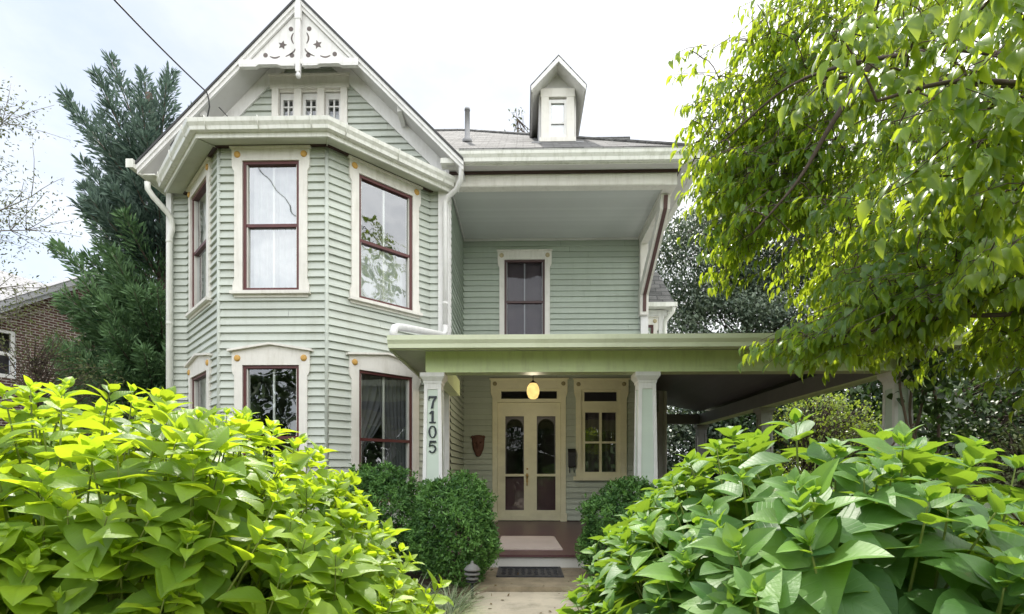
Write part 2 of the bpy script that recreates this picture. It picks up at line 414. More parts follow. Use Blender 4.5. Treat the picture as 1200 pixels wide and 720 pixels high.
# ------------------------------------------------------------------ mesh building
class MB:
    def __init__(self, M=None):
        self.v, self.f, self.sm = [], [], []
        self.M = M
        self.flip = bool(M is not None and M.determinant() < 0)

    def pts(self, ps):
        b = len(self.v)
        for p in ps:
            p = Vector(p)
            self.v.append(self.M @ p if self.M is not None else p)
        return b

    def face(self, idx, smooth=False):
        self.f.append(tuple(reversed(idx)) if self.flip else tuple(idx))
        self.sm.append(smooth)

    def poly(self, ps, smooth=False):
        b = self.pts(ps)
        self.face(range(b, b + len(ps)), smooth)

    def box(self, x0, x1, y0, y1, z0, z1):
        b = self.pts([(x0, y0, z0), (x1, y0, z0), (x1, y1, z0), (x0, y1, z0), (x0, y0, z1), (x1, y0, z1), (x1, y1, z1), (x0, y1, z1)])
        for q in ((0, 3, 2, 1), (4, 5, 6, 7), (0, 1, 5, 4), (1, 2, 6, 5), (2, 3, 7, 6), (3, 0, 4, 7)):
            self.face([b + i for i in q])
        return self

    def hexa(self, lo, hi):
        """frustum-like solid from two quads"""
        b = self.pts(list(lo) + list(hi))
        for q in ((0, 3, 2, 1), (4, 5, 6, 7), (0, 1, 5, 4), (1, 2, 6, 5), (2, 3, 7, 6), (3, 0, 4, 7)):
            self.face([b + i for i in q])
        return self

    def prism(self, pts_a, pts_b):
        n = len(pts_a)
        b = self.pts(list(pts_a) + list(pts_b))
        self.face([b + i for i in reversed(range(n))])
        self.face([b + n + i for i in range(n)])
        for i in range(n):
            j = (i + 1) % n
            self.face([b + i, b + j, b + n + j, b + n + i])
        return self

    def prism_y(self, pts2, y0, y1):
        return self.prism([(x, y0, z) for x, z in pts2], [(x, y1, z) for x, z in pts2])

    def prism_x(self, pts2, x0, x1):
        return self.prism([(x0, y, z) for y, z in pts2], [(x1, y, z) for y, z in pts2])

    def prism_z(self, pts2, z0, z1):
        return self.prism([(x, y, z0) for x, y in pts2], [(x, y, z1) for x, y in pts2])

    def tube(self, path, rad, n=8, caps=True, smooth=True):
        path = [Vector(p) for p in path]
        rad = rad if isinstance(rad, (list, tuple)) else [rad] * len(path)
        rings = []
        up = None
        for i, p in enumerate(path):
            t = (path[min(i + 1, len(path) - 1)] - path[max(i - 1, 0)])
            if t.length < 1e-9:
                t = Vector((0, 0, 1))
            t.normalize()
            if up is None:
                up = t.orthogonal().normalized()
            else:
                up = up - t * up.dot(t)
                up = up.normalized() if up.length > 1e-6 else t.orthogonal().normalized()
            w = t.cross(up)
            rings.append(self.pts([p + (up * math.cos(2 * PI * k / n) + w * math.sin(2 * PI * k / n)) * rad[i] for k in range(n)]))
        for a, b in zip(rings, rings[1:]):
            for k in range(n):
                k2 = (k + 1) % n
                self.face([a + k, a + k2, b + k2, b + k], smooth)
        if caps:
            self.face([rings[0] + k for k in reversed(range(n))])
            self.face([rings[-1] + k for k in range(n)])
        return self

    def lathe(self, c, prof, n=20, axis='z', smooth=True):
        """prof: list of (r, h) along the axis"""
        c = Vector(c)
        rings = []
        for r, h in prof:
            ring = []
            for k in range(n):
                a = 2 * PI * k / n
                if axis == 'z':
                    ring.append(c + Vector((r * math.cos(a), r * math.sin(a), h)))
                else:
                    ring.append(c + Vector((r * math.cos(a), h, r * math.sin(a))))
            rings.append(self.pts(ring))
        for a, b in zip(rings, rings[1:]):
            for k in range(n):
                k2 = (k + 1) % n
                self.face([a + k, a + k2, b + k2, b + k], smooth)
        self.face([rings[0] + k for k in reversed(range(n))])
        self.face([rings[-1] + k for k in range(n)])
        return self

    def sweep(self, prof, path, closed_prof=True):
        """prof: (out, z) points; path: (x, y) points; 'out' is to the right of travel."""
        P = [Vector((p[0], p[1])) for p in path]
        zs = [p[2] if len(p) > 2 else 0.0 for p in path]
        offs = []
        for i in range(len(P)):
            d1 = (P[i] - P[i - 1]).normalized() if i > 0 else None
            d2 = (P[i + 1] - P[i]).normalized() if i < len(P) - 1 else None
            n1 = Vector((d1.y, -d1.x)) if d1 else None
            n2 = Vector((d2.y, -d2.x)) if d2 else None
            if n1 is None:
                m = n2
            elif n2 is None:
                m = n1
            else:
                m = n1 + n2
                m = m / max(1e-6, m.dot(n1))
            offs.append(m)
        rings = [self.pts([(p.x + o.x * a, p.y + o.y * a, z + zz) for a, z in prof]) for p, o, zz in zip(P, offs, zs)]
        n = len(prof)
        for a, b in zip(rings, rings[1:]):
            for k in range(n if closed_prof else n - 1):
                k2 = (k + 1) % n
                self.face([a + k, a + k2, b + k2, b + k])
        if closed_prof:
            self.face([rings[0] + k for k in range(n)])
            self.face([rings[-1] + k for k in reversed(range(n))])
        return self

    def build(self, name, mat, parent=None, uv=False):
        me = bpy.data.meshes.new(name)
        me.from_pydata([tuple(p) for p in self.v], [], self.f)
        me.polygons.foreach_set('use_smooth', self.sm)
        if uv:
            me.update()
            lay = me.uv_layers.new(name='UVMap')
            for pl in me.polygons:
                n = pl.normal
                u = Vector((0, 0, 1)).cross(n)
                u = u.normalized() if u.length > 1e-4 else Vector((1, 0, 0))
                w = n.cross(u)
                for li in pl.loop_indices:
                    co = me.vertices[me.loops[li].vertex_index].co
                    lay.data[li].uv = (co.dot(u), co.dot(w))
        me.materials.append(mat)
        me.update()
        return link(name, me, parent)


def link(name, me, parent=None):
    o = bpy.data.objects.new(name, me)
    COL.objects.link(o)
    if parent is not None:
        o.parent = parent
        if parent.type == 'EMPTY':
            o.location = -Vector(parent.location)
    return o


def tag(o, label, cat, group=None, kind=None):
    if label:
        o['label'] = label
    if cat:
        o['category'] = cat
    if group:
        o['group'] = group
    if kind:
        o['kind'] = kind
    return o


def empty(name, loc, label, cat, group=None):
    o = bpy.data.objects.new(name, None)
    COL.objects.link(o)
    o.location = loc
    o.empty_display_size = 0.2
    return tag(o, label, cat, group)


def structure(o, label=None):
    o['kind'] = 'structure'
    if label:
        o['label'] = label
    return o


def frame(ox, oy, ux, uy):
    """local (a along wall, b outward, z) to world; outward is to the right of u when seen from above"""
    u = Vector((ux, uy)).normalized()
    n = Vector((u.y, -u.x))
    return Matrix(((u.x, n.x, 0, ox), (u.y, n.y, 0, oy), (0, 0, 1, 0), (0, 0, 0, 1)))


# ------------------------------------------------------------------ foliage building
def template(nu, nv, kind):
    s = np.linspace(0, 1, nu + 1)
    if kind == 'ovate':
        w = np.sin(PI * s ** 0.72) ** 0.85
        w = w * (1 - 0.25 * s ** 3)
    elif kind == 'lance':
        w = np.sin(PI * s ** 0.85)
    elif kind == 'blade':
        w = np.clip(1.0 - s ** 2.2, 0, 1) * np.clip(0.5 + 2 * s, 0, 1)
    else:
        w = np.sin(PI * s ** 0.8)
    w[0] = 0.04
    w[-1] = 0.0 if nu > 1 else 0.0
    t = np.linspace(-1, 1, nv + 1)
    S, T = np.meshgrid(s, t, indexing='ij')
    Wd = np.repeat(w[:, None], nv + 1, axis=1)
    faces = []
    for i in range(nu):
        for j in range(nv):
            a = i * (nv + 1) + j
            faces.append((a, a + 1, a + nv + 2, a + nv + 1))
    return S.ravel(), T.ravel(), Wd.ravel(), np.array(faces)


def unit(v):
    return v / np.maximum(1e-9, np.linalg.norm(v, axis=1, keepdims=True))


def leaves(name, P, D, N, L, W, tint, mat, parent=None, nu=4, nv=2, kind='ovate', fold=0.35, curl=0.25, ripple=0.0):
    P, D, N = np.asarray(P, float), unit(np.asarray(D, float)), np.asarray(N, float)
    n = len(P)
    S = np.cross(D, N)
    S = unit(S + 1e-6)
    N = np.cross(S, D)
    L = np.broadcast_to(np.asarray(L, float), (n,))
    W = np.broadcast_to(np.asarray(W, float), (n,))
    s, t, w, F = template(nu, nv, kind)
    m = len(s)
    cv = curl * (0.5 + RNG.random(n)) if np.isscalar(curl) else curl
    fd = fold * (0.6 + 0.8 * RNG.random(n))
    ph = RNG.random(n) * 6.28
    half = W[:, None] * 0.5 * w[None] * np.abs(t)[None]
    up = half * np.sin(fd)[:, None] - cv[:, None] * L[:, None] * (s ** 2)[None]
    if ripple:
        up = up + ripple * L[:, None] * np.sin(s[None] * 11 + ph[:, None] + (t[None] > 0) * 1.7) * (np.abs(t) ** 2)[None] * w[None]
    side = half * np.cos(fd)[:, None] * np.sign(t)[None]
    along = L[:, None] * (s * (1 - 0.12 * s))[None] * np.ones((n, 1))
    V = P[:, None, :] + D[:, None, :] * along[..., None] + S[:, None, :] * side[..., None] + N[:, None, :] * up[..., None]
    V = V.reshape(-1, 3)
    nf = len(F)
    idx = (F[None] + (np.arange(n) * m)[:, None, None]).reshape(-1)
    me = bpy.data.meshes.new(name)
    me.vertices.add(n * m)
    me.vertices.foreach_set('co', V.astype(np.float32).ravel())
    me.loops.add(len(idx))
    me.loops.foreach_set('vertex_index', idx.astype(np.int32))
    me.polygons.add(n * nf)
    me.polygons.foreach_set('loop_start', (np.arange(n * nf) * 4).astype(np.int32))
    me.polygons.foreach_set('use_smooth', np.ones(n * nf, dtype=bool))
    me.update(calc_edges=True)
    at = me.attributes.new('tint', 'FLOAT', 'POINT')
    at.data.foreach_set('value', np.repeat(np.clip(tint, 0, 1), m).astype(np.float32))
    if nu * nv >= 8:
        lay = me.uv_layers.new(name='UVMap')
        uvv = np.stack([t * w, s], axis=1)
        uvs = np.tile(uvv[F.reshape(-1)], (n, 1))
        lay.data.foreach_set('uv', uvs.astype(np.float32).ravel())
    me.materials.append(mat)
    return link(name, me, parent)


def rand_dirs(n):
    v = RNG.normal(size=(n, 3))
    return unit(v)


def twig_mesh(mb, a, b, r0, r1, sag=0.0, n=5, k=4):
    a, b = Vector(a), Vector(b)
    pts = []
    perp = Vector((random.uniform(-1, 1), random.uniform(-1, 1), random.uniform(-0.3, 0.6))) * (b - a).length * 0.07
    for i in range(k + 1):
        u = i / k
        p = a.lerp(b, u) + perp * math.sin(PI * u) + Vector((0, 0, sag * math.sin(PI * u)))
        pts.append(p)
    mb.tube(pts, [r0 + (r1 - r0) * i / k for i in range(k + 1)], n)


def cluster_points(lobes):
    """lobes: (cx,cy,cz, rx,ry,rz, n, shell) ; shell 0..1 = how hollow"""
    out = []
    for cx, cy, cz, rx, ry, rz, n, shell in lobes:
        d = rand_dirs(n)
        r = (shell + (1 - shell) * RNG.random(n)) ** (1 / 2.0)
        # uneven outline
        bump = 1 + 0.16 * np.sin(d[:, 0] * 5 + cx) * np.cos(d[:, 1] * 4 + cy) + 0.12 * np.sin(d[:, 2] * 7 + cz)
        p = d * (r * bump)[:, None] * np.array([rx, ry, rz]) + np.array([cx, cy, cz])
        out.append(p)
    return np.concatenate(out)


def crown(name, centers, per, spread, L, W, mat, parent, droop=0.6, out_c=None, tint_mu=0.45, tint_sd=0.25, nu=2, nv=2, kind='ovate', curl=0.25, fold=0.3, flat=0.6):
    n = len(centers)
    P = np.repeat(centers, per, axis=0) + RNG.normal(size=(n * per, 3)) * np.array([spread, spread, spread * flat])
    D = rand_dirs(n * per)
    D[:, 2] = D[:, 2] * 0.5 - droop
    N = RNG.normal(size=(n * per, 3)) * 0.45 + np.array([0, 0, 1.0])
    if out_c is not None:
        N += 0.5 * unit(P - np.array(out_c))
    base = np.repeat(np.clip(RNG.normal(tint_mu, tint_sd, n), 0, 1), per)
    tint = np.clip(base + RNG.normal(0, 0.15, n * per), 0, 1)
    k = 0.7 + 0.6 * RNG.random(n * per)
    return leaves(name, P, D, N, L * k, W * k, tint, mat, parent, nu, nv, kind, fold, curl)


def branches_to(mb, roots, targets, r0, r1, sag=0.0, n=4, k=4):
    roots = np.asarray(roots)
    for t in targets:
        d = np.linalg.norm(roots - t, axis=1) + 0.6 * np.maximum(0, roots[:, 2] - t[2])
        near = np.argsort(d)[:7]
        twig_mesh(mb, roots[int(near[RNG.integers(0, len(near))])], t, r0, r1, sag, n, k)


def limb(mb, pts, r0, r1, n=8):
    """tapered smooth limb through points; returns samples along it"""
    P = [Vector(p) for p in pts]
    out = []
    for i in range(len(P) - 1):
        p0, p1, p2, p3 = P[max(i - 1, 0)], P[i], P[i + 1], P[min(i + 2, len(P) - 1)]
        for j in range(5):
            t = j / 5
            out.append(0.5 * ((2 * p1) + (-p0 + p2) * t + (2 * p0 - 5 * p1 + 4 * p2 - p3) * t * t + (-p0 + 3 * p1 - 3 * p2 + p3) * t ** 3))
    out.append(P[-1])
    m = len(out)
    mb.tube(out, [r0 + (r1 - r0) * (i / (m - 1)) ** 0.8 for i in range(m)], n)
    return [tuple(p) for p in out]



# ================================================================== THE SETTING
g = MB()
g.poly([(-250, -250, -0.03), (250, -250, -0.03), (250, 250, -0.03), (-250, 250, -0.03)])
structure(g.build('ground', LAWN))
g = MB()
g.poly([(-7.5, -0.2, -0.02), (-0.62, -0.2, -0.02), (-0.62, 6.30, -0.02), (-7.5, 6.30, -0.02)])
g.poly([(0.66, -0.2, -0.021), (8.0, -0.2, -0.021), (8.0, 6.30, -0.021), (0.66, 6.30, -0.021)])
structure(g.build('planting_bed', SOIL))
g = MB()
for k in range(6):                       # concrete walk in cast slabs with tooled joints
    y1 = 5.215 - k * 1.5
    g.hexa([(-0.60, y1 - 1.488, -0.1), (0.64, y1 - 1.488, -0.1), (0.64, y1, -0.1), (-0.60, y1, -0.1)],
           [(-0.595, y1 - 1.488, 0.0), (0.635, y1 - 1.488, 0.0), (0.635, y1, 0.0), (-0.595, y1, 0.0)])
structure(g.build('walkway', CONCRETE))
g = MB()
g.hexa([(-0.74, 5.222, -0.1), (0.80, 5.222, -0.1), (0.80, 6.30, -0.1), (-0.74, 6.30, -0.1)],
       [(-0.735, 5.235, 0.047), (0.795, 5.235, 0.047), (0.795, 6.30, 0.047), (-0.735, 6.30, 0.047)])
structure(g.build('stone_step', CONCRETE_DK))

# ================================================================== THE HOUSE
HOUSE = empty('victorian_house', (-1.5, 8.7, 0.0),
              'two storey sage green clapboard house with a bay, a gable and a wraparound porch', 'house')
LAP = 0.033
EXPO = 0.112


def siding(mb, M, a0, a1, z0, z1, holes=(), clip=None, e=EXPO):
    """lapped clapboards on a local wall frame with rectangular holes (ha0, ha1, hz0, hz1)"""
    mb.M, mb.flip = M, M.determinant() < 0
    k = 0
    while z0 + k * e < z1 - 1e-6:
        zb, zt = z0 + k * e, min(z0 + (k + 1) * e, z1)
        k += 1
        cuts = sorted({zb, zt} | {h for H in holes for h in (H[2], H[3]) if zb < h < zt})
        for ca, cb in zip(cuts, cuts[1:]):
            segs = [(a0, a1)]
            mid = (ca + cb) / 2
            for H in holes:
                if H[2] < mid < H[3]:
                    ns = []
                    for s0, s1 in segs:
                        if H[1] <= s0 or H[0] >= s1:
                            ns.append((s0, s1))
                        else:
                            if H[0] > s0:
                                ns.append((s0, H[0]))
                            if H[1] < s1:
                                ns.append((H[1], s1))
                    segs = ns
            ob = LAP * (zt - ca) / e + 0.002
            ot = LAP * (zt - cb) / e + 0.002
            bits = []
            for s0, s1 in segs:                              # boards butt at random lengths
                q = s0
                while s1 - q > 1.5:
                    ln = random.uniform(0.7, 3.2)
                    if s1 - (q + ln) < 0.3:
                        break
                    bits.append((q, q + ln - 0.0025))
                    q += ln
                bits.append((q, s1))
            for s0, s1 in bits:
                b0, b1, t0, t1 = s0, s1, s0, s1
                ob = LAP * (zt - ca) / e + 0.002 + (random.uniform(-0.004, 0.003) if ca == zb else 0)
                if clip:
                    lo, hi = clip(ca)
                    b0, b1 = max(s0, lo), min(s1, hi)
                    lo, hi = clip(cb)
                    t0, t1 = max(s0, lo), min(s1, hi)
                    if b0 >= b1:
                        continue
                    if t0 >= t1:
                        t0 = t1 = (b0 + b1) / 2
                mb.poly([(b0, ob, ca), (b1, ob, ca), (t1, ot, cb), (t0, ot, cb)])
                if ca == zb:
                    mb.poly([(b0, ob, ca), (b0, 0.0, ca), (b1, 0.0, ca), (b1, ob, ca)])
    mb.M, mb.flip = None, False


FRONT = frame(0, 8.68, 1, 0)
BACK = frame(0, 10.63, 1, 0)
BAYF = frame(-4.322, 7.44, 1, 0)            # a 0..1.542
BAYR = frame(-2.78, 7.44, 1, 1)             # a 0..1.754
BAYL = frame(-5.562, 8.68, 1, -1)           # a 0..1.754
RECL = frame(-1.215, 8.68, 0, 1)            # left wall of the recess faces +x : outward is right of +y travel


def rosette(W, M, a, z, r, mat, b=0.05):
    mb = MB(M)
    mb.lathe((a, b - 0.002, z), [(r, 0.0), (r, 0.008), (r * 0.82, 0.02), (r * 0.45, 0.026)], 18, 'y')
    mb.build('rosette', mat, W)


def curtain(W, M, a0, a1, z0, z1, b, mat, tie=None, waves=9, amp=0.018):
    """hanging gathered cloth; tie = (side, z) draws it aside"""
    mb = MB(M)
    na, nz = 44, 18
    base = []
    for j in range(nz + 1):
        v = j / nz
        z = z1 + (z0 - z1) * v
        lo, hi = a0, a1
        if tie:
            side, tz, wid = tie
            k = min(1.0, max(0.0, (z1 - z) / (z1 - tz)))
            k = k ** 1.4
            if side < 0:
                hi = a1 + (a0 + wid - a1) * k
            else:
                lo = a0 + (a1 - wid - a0) * k
        base.append(mb.pts([(lo + (hi - lo) * i / na, b + amp * math.sin(waves * 2 * PI * i / na + 0.6 * math.sin(v * 3)), z) for i in range(na + 1)]))
    for p, q in zip(base, base[1:]):
        for i in range(na):
            mb.face([p + i, p + i + 1, q + i + 1, q + i], True)
    mb.build('curtain', mat, W)


def window(M, a0, a1, z0, z1, head='flat', cw=0.115, hh=0.185, sash=MAROON, trim=TRIM, ros=GOLD, zmeet=None, muntin=True,
           glass=GLASS, drape=None, ears=True, sill=True, ear_w=0.035, label=None, mt=None):
    """double-hung sash window with carved casing; opening a0..a1, z0..z1"""
    out = 0.052
    c = MB(M)
    c.box(a0 - cw, a0, -0.01, out, z0, z1)
    c.box(a1, a1 + cw, -0.01, out, z0, z1)
    lo, hi = a0 - cw, a1 + cw
    if head == 'hood':
        mid = (lo + hi) / 2
        zt = z1 + hh
        pk = zt + 0.085
        e2 = ear_w
        c.prism([(lo - e2, -0.01, z1), (hi + e2, -0.01, z1), (hi + e2, -0.01, zt), (mid, -0.01, pk), (lo - e2, -0.01, zt)],
                [(lo - e2, out, z1), (hi + e2, out, z1), (hi + e2, out, zt), (mid, out, pk), (lo - e2, out, zt)])
        for s in (-1, 1):                                   # cap moulding along each slope
            x = lo - e2 - 0.045 if s < 0 else hi + e2 + 0.045
            zz = zt - 0.007
            c.prism([(x, -0.01, zz), (mid, -0.01, pk + 0.002), (mid, -0.01, pk + 0.032), (x, -0.01, zz + 0.030)],
                    [(x, out + 0.05, zz), (mid, out + 0.05, pk + 0.002), (mid, out + 0.05, pk + 0.032), (x, out + 0.05, zz + 0.030)])
    else:
        e2 = ear_w if ears else 0
        c.box(lo - e2, hi + e2, -0.01, out, z1, z1 + hh)
        c.box(lo - e2 - 0.02, hi + e2 + 0.02, -0.01, out + 0.03, z1 + hh, z1 + hh + 0.022)
    if ears:
        for s in (-1, 1):
            x0 = lo if s < 0 else hi
            x1 = x0 + s * ear_w
            lobes = [(x0, z1), (x1, z1), (x1, z1 - 0.07), (x0 + s * ear_w * 0.75, z1 - 0.11), (x0, z1 - 0.15)]
            c.prism([(x, -0.01, z) for x, z in lobes], [(x, out - 0.002, z) for x, z in lobes])
            if head == 'flat':                               # small ears at the foot too
                lobes = [(x0, z0), (x1 - s * 0.01, z0), (x1 - s * 0.01, z0 + 0.10), (x0, z0 + 0.17)]
                c.prism([(x, -0.01, z) for x, z in lobes], [(x, out - 0.002, z) for x, z in lobes])
    # reveal
    t = 0.02
    c.box(a0 - t, a0 - 0.001, -0.16, -0.011, z0, z1)
    c.box(a1 + 0.001, a1 + t, -0.16, -0.011, z0, z1)
    c.box(a0 - t, a1 + t, -0.16, -0.011, z1 + 0.001, z1 + t)
    c.box(a0 - t, a1 + t, -0.16, -0.011, z0 - t, z0 - 0.001)
    W = c.build('window', trim, HOUSE)
    if label:
        W['label'] = label
    if sill:
        s = MB(M)
        s.box(lo - 0.045, hi + 0.045, -0.008, out + 0.045, z0 - 0.045, z0 - 0.001)
        s.box(lo - 0.01, hi + 0.01, -0.008, out - 0.01, z0 - 0.085, z0 - 0.046)
        s.build('sill', trim, W)
    zm = zmeet if zmeet else (z0 + z1) / 2
    f = MB(M)
    fw = 0.042
    f.box(a0 + 0.001, a0 + fw, -0.05, 0.024, z0, z1)
    f.box(a1 - fw, a1 - 0.001, -0.05, 0.024, z0, z1)
    f.box(a0 + fw, a1 - fw, -0.05, 0.024, z1 - fw, z1 - 0.001)
    f.box(a0 + fw, a1 - fw, -0.05, 0.024, z0 + 0.001, z0 + fw * 1.25)
    f.box(a0 + fw, a1 - fw, -0.045, 0.012, zm - 0.022, zm + 0.022)
    f.build('sash', sash, W)
    if muntin:
        m_ = MB(M)
        am = (a0 + a1) / 2
        mw = 0.013
        m_.box(am - mw, am + mw, -0.075, -0.05, z0 + fw, zm - 0.022)
        m_.box(am - mw, am + mw, -0.075, -0.05, zm + 0.022, z1 - fw)
        iw = 0.014
        m_.box(a0 + fw, a0 + fw + iw, -0.07, 0.008, z0 + fw * 1.25, z1 - fw)
        m_.box(a1 - fw - iw, a1 - fw, -0.07, 0.008, z0 + fw * 1.25, z1 - fw)
        m_.build('muntin', mt or trim, W)
    gl = MB(M)
    gl.poly([(a0 + fw, -0.022, zm + 0.02), (a1 - fw, -0.022, zm + 0.02), (a1 - fw, -0.019, z1 - fw), (a0 + fw, -0.019, z1 - fw)])
    gl.poly([(a0 + fw, -0.030, z0 + fw), (a1 - fw, -0.030, z0 + fw), (a1 - fw, -0.032, zm - 0.02), (a0 + fw, -0.032, zm - 0.02)])
    gl.build('glass', glass, W)
    if ros:
        rz = z1 + hh * 0.5
        for a in (lo + 0.045, hi - 0.045):
            rosette(W, M, a, rz, 0.046, ros, out)
    for d in (drape or ()):
        curtain(W, M, *d[0], **d[1])
    return W


# --- window openings (local a, z) ------------------------------------------------
bf = (0.356, 1.164)
br = (0.47, 1.40)
bl = (0.354, 1.284)
UP0, UP1 = 3.74, 5.585
LO0, LO1 = 0.72, 2.695
holesF = [(*bf, UP0, UP1), (*bf, LO0, LO1)]
holesR = [(*br, UP0, UP1), (*br, LO0, LO1)]
holesL = [(*bl, UP0, UP1), (*bl, LO0, LO1)]

s = MB()
siding(s, FRONT, -5.80, -5.56, 0.25, 5.90)
siding(s, FRONT, -1.545, -1.37, 0.25, 6.02)
GW = (-4.03, -3.00, 6.72, 7.50)


def gable_clip(z):
    half = 8.32 - z
    return (-3.515 - half, -3.515 + half)


siding(s, FRONT, -6.2, -0.9, 5.925, 8.30, [GW], gable_clip)
s.box(-5.86, -5.80, 8.655, 8.75, 0.0, 5.95)
s.box(-5.858, -5.84, 8.75, 15.5, 0.0, 6.0)
s.box(-5.858, 2.47, 15.5, 15.52, 0.0, 6.0)
s.build('front_wall', SIDING, HOUSE)
s = MB()
siding(s, BAYF, 0, 1.542, 0.25, 5.80, holesF)
siding(s, BAYR, 0, 1.754, 0.25, 5.80, holesR)
siding(s, BAYL, 0, 1.754, 0.25, 5.80, holesL)
s.M = None
BAYPATH = [(-5.562, 8.68), (-4.322, 7.44), (-2.78, 7.44), (-1.526, 8.694)]
s.sweep([(0.0, 0.0), (0.035, 0.0), (0.035, 0.25), (0.0, 0.25)], BAYPATH)
s.build('bay_wall', SIDING, HOUSE)
for (x, y) in ((-4.322, 7.44), (-2.78, 7.44)):      # slim corner beads on the bay
    cb = MB()
    cb.tube([(x, y - 0.006, 0.25), (x, y - 0.006, 5.78)], 0.030, 10)
    cb.build('corner_bead', SIDING, HOUSE)
cb = MB()
cb.box(-1.385, -1.205, 8.605, 8.675, 0.20, 6.03)    # corner boards of the front wing
cb.box(-1.214, -1.19, 8.676, 8.80, 3.2, 5.84)
cb.build('corner_board', WHITE, HOUSE)
cb = MB()
cb.box(-5.885, -5.80, 8.60, 8.654, 0.0, 5.90)
cb.build('corner_board', WHITE, HOUSE)
cb = MB()
cb.box(2.33, 2.475, 10.52, 10.60, 3.2, 5.84)
cb.box(2.33, 2.475, 10.521, 10.60, 0.20, 3.18)
cb.build('corner_board', WHITE, HOUSE)

# recess: left wall, back wall above and below the porch roof
s = MB()
siding(s, RECL, 0.0, 1.95, 0.22, 5.86, e=0.112)
s.M = None
s.build('recess_side_wall', SIDING_SHADED, HOUSE)
DW = (-0.515, 0.753, 0.20, 2.85)          # door + transom opening
EW = (1.165, 1.935, 1.10, 2.83)           # entry window
UW = (-0.375, 0.435, 3.30, 5.44)          # upper recess window
s = MB()
siding(s, BACK, -1.215, 2.47, 0.22, 3.45, [DW, EW])
siding(s, BACK, -1.215, 2.47, 3.45 + 0.022, 5.86, [UW])
s.M = None
s.build('recess_back_wall', SIDING_SHADED, HOUSE)
s = MB()
RIGHTW = frame(2.47, 10.63, 0, 1)
siding(s, RIGHTW, 0.0, 1.37, 0.22, 6.05)
s.M = None
s.box(2.45, 2.47, 12.0, 15.5, 0.2, 6.05)
s.build('side_wall', SIDING_SHADED, HOUSE)

# interiors behind the glass: plain partition walls and floors
s = MB()
s.box(-5.5, 2.4, 13.4, 13.45, 0.1, 6.0)
s.box(-5.7, 2.4, 9.2, 13.4, 3.28, 3.34)
s.box(-5.7, 2.4, 8.8, 13.4, 0.12, 0.18)
s.box(-1.30, -1.25, 8.9, 13.4, 0.2, 5.9)
s.box(-5.7, 2.4, 8.78, 13.4, 5.93, 5.96)
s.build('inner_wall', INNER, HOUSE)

# bay windows -----------------------------------------------------------------
sheer = lambda a, z0, z1, b=-0.13, **k: ((a[0] - 0.02, a[1] + 0.02, z0, z1, b, SHEER), k)
window(BAYF, *bf, UP0, UP1, 'flat', 0.115, 0.165, drape=[sheer(bf, 3.6, 5.62)], zmeet=4.68, glass=GLASS_UP, label='upper front bay window with white curtain and sky reflection')
window(BAYR, *br, UP0, UP1, 'flat', 0.115, 0.165, zmeet=4.62, glass=GLASS_BAY,
       drape=[sheer((br[0], br[1]), 3.6, 4.62, -0.13, waves=7)])
window(BAYL, *bl, UP0, UP1, 'flat', 0.115, 0.165, zmeet=4.68, drape=[sheer(bl, 3.6, 5.62)], glass=GLASS_UP)
window(BAYF, *bf, LO0, LO1, 'hood', 0.115, 0.195, zmeet=1.67)
window(BAYR, *br, LO0, LO1, 'hood', 0.115, 0.195, zmeet=1.67,
       drape=[((br[0] + 0.42, br[1], 0.6, 2.7, -0.15, DIMSHEER), dict(tie=(1, 1.1, 0.34), waves=7)),
              ((br[0], br[1] - 0.1, 0.6, 2.7, -0.19, DIMSHEER), dict(tie=(-1, 1.35, 0.07), waves=6))],
       label='lower right bay window with tied back sheer curtain')
window(BAYL, *bl, LO0, LO1, 'hood', 0.115, 0.195, zmeet=1.67)
window(BACK, *UW, 'flat', 0.10, 0.165, sash=BROWNFRAME, ros=PALEROS, zmeet=4.60, mt=GREYMETAL, glass=GLASS_DK,
       drape=[((UW[0], UW[1], 3.3, 5.45, -0.14, BLIND), dict(waves=3, amp=0.006))], label='upper recess window with a drawn lavender blind')

# gable attic window: three small lights in one casing ---------------------------
c = MB(FRONT)
c.box(-4.14, -4.03, -0.01, 0.055, 6.60, 7.50)
c.box(-3.00, -2.89, -0.01, 0.055, 6.60, 7.50)
c.box(-4.17, -2.86, -0.01, 0.060, 7.50, 7.70)
c.box(-4.19, -2.84, -0.01, 0.085, 7.70, 7.725)
c.box(-4.16, -2.87, -0.01, 0.075, 6.62, 6.72)
for a in (-3.77, -3.386):
    c.box(a, a + 0.114 if a < -3.5 else a + 0.114, -0.06, 0.05, 6.72, 7.50)
c.box(-4.03, -3.00, -0.06, 0.012, 7.47, 7.4995)
W = c.build('attic_window', TRIM, HOUSE)
for a0, a1 in ((-4.03, -3.77), (-3.656, -3.386), (-3.272, -3.00)):
    f = MB(FRONT)
    f.box(a0 + .002, a0 + 0.05, -0.08, -0.02, 6.721, 7.46)
    f.box(a1 - 0.05, a1 - .002, -0.08, -0.02, 6.721, 7.46)
    f.box(a0 + 0.05, a1 - 0.05, -0.08, -0.02, 7.36, 7.46)
    f.box(a0 + 0.05, a1 - 0.05, -0.08, -0.02, 6.721, 6.80)
    am = (a0 + a1) / 2
    f.box(am - 0.012, am + 0.012, -0.07, -0.035, 6.80, 7.36)
    f.box(a0 + 0.05, a1 - 0.05, -0.069, -0.036, 7.24, 7.262)
    f.box(a0 + 0.05, a1 - 0.05, -0.069, -0.036, 7.02, 7.042)
    f.build('sash', WHITE, W)
gl = MB(FRONT)
gl.poly([(-4.03, -0.055, 6.72), (-3.0, -0.055, 6.72), (-3.0, -0.055, 7.46), (-4.03, -0.055, 7.46)])
gl.build('glass', GLASS, W)
cur = MB(FRONT)
cur.poly([(-4.03, -0.16, 6.72), (-3.0, -0.16, 6.72), (-3.0, -0.16, 7.2), (-4.03, -0.16, 7.2)])
cur.build('curtain', SHEER, W)
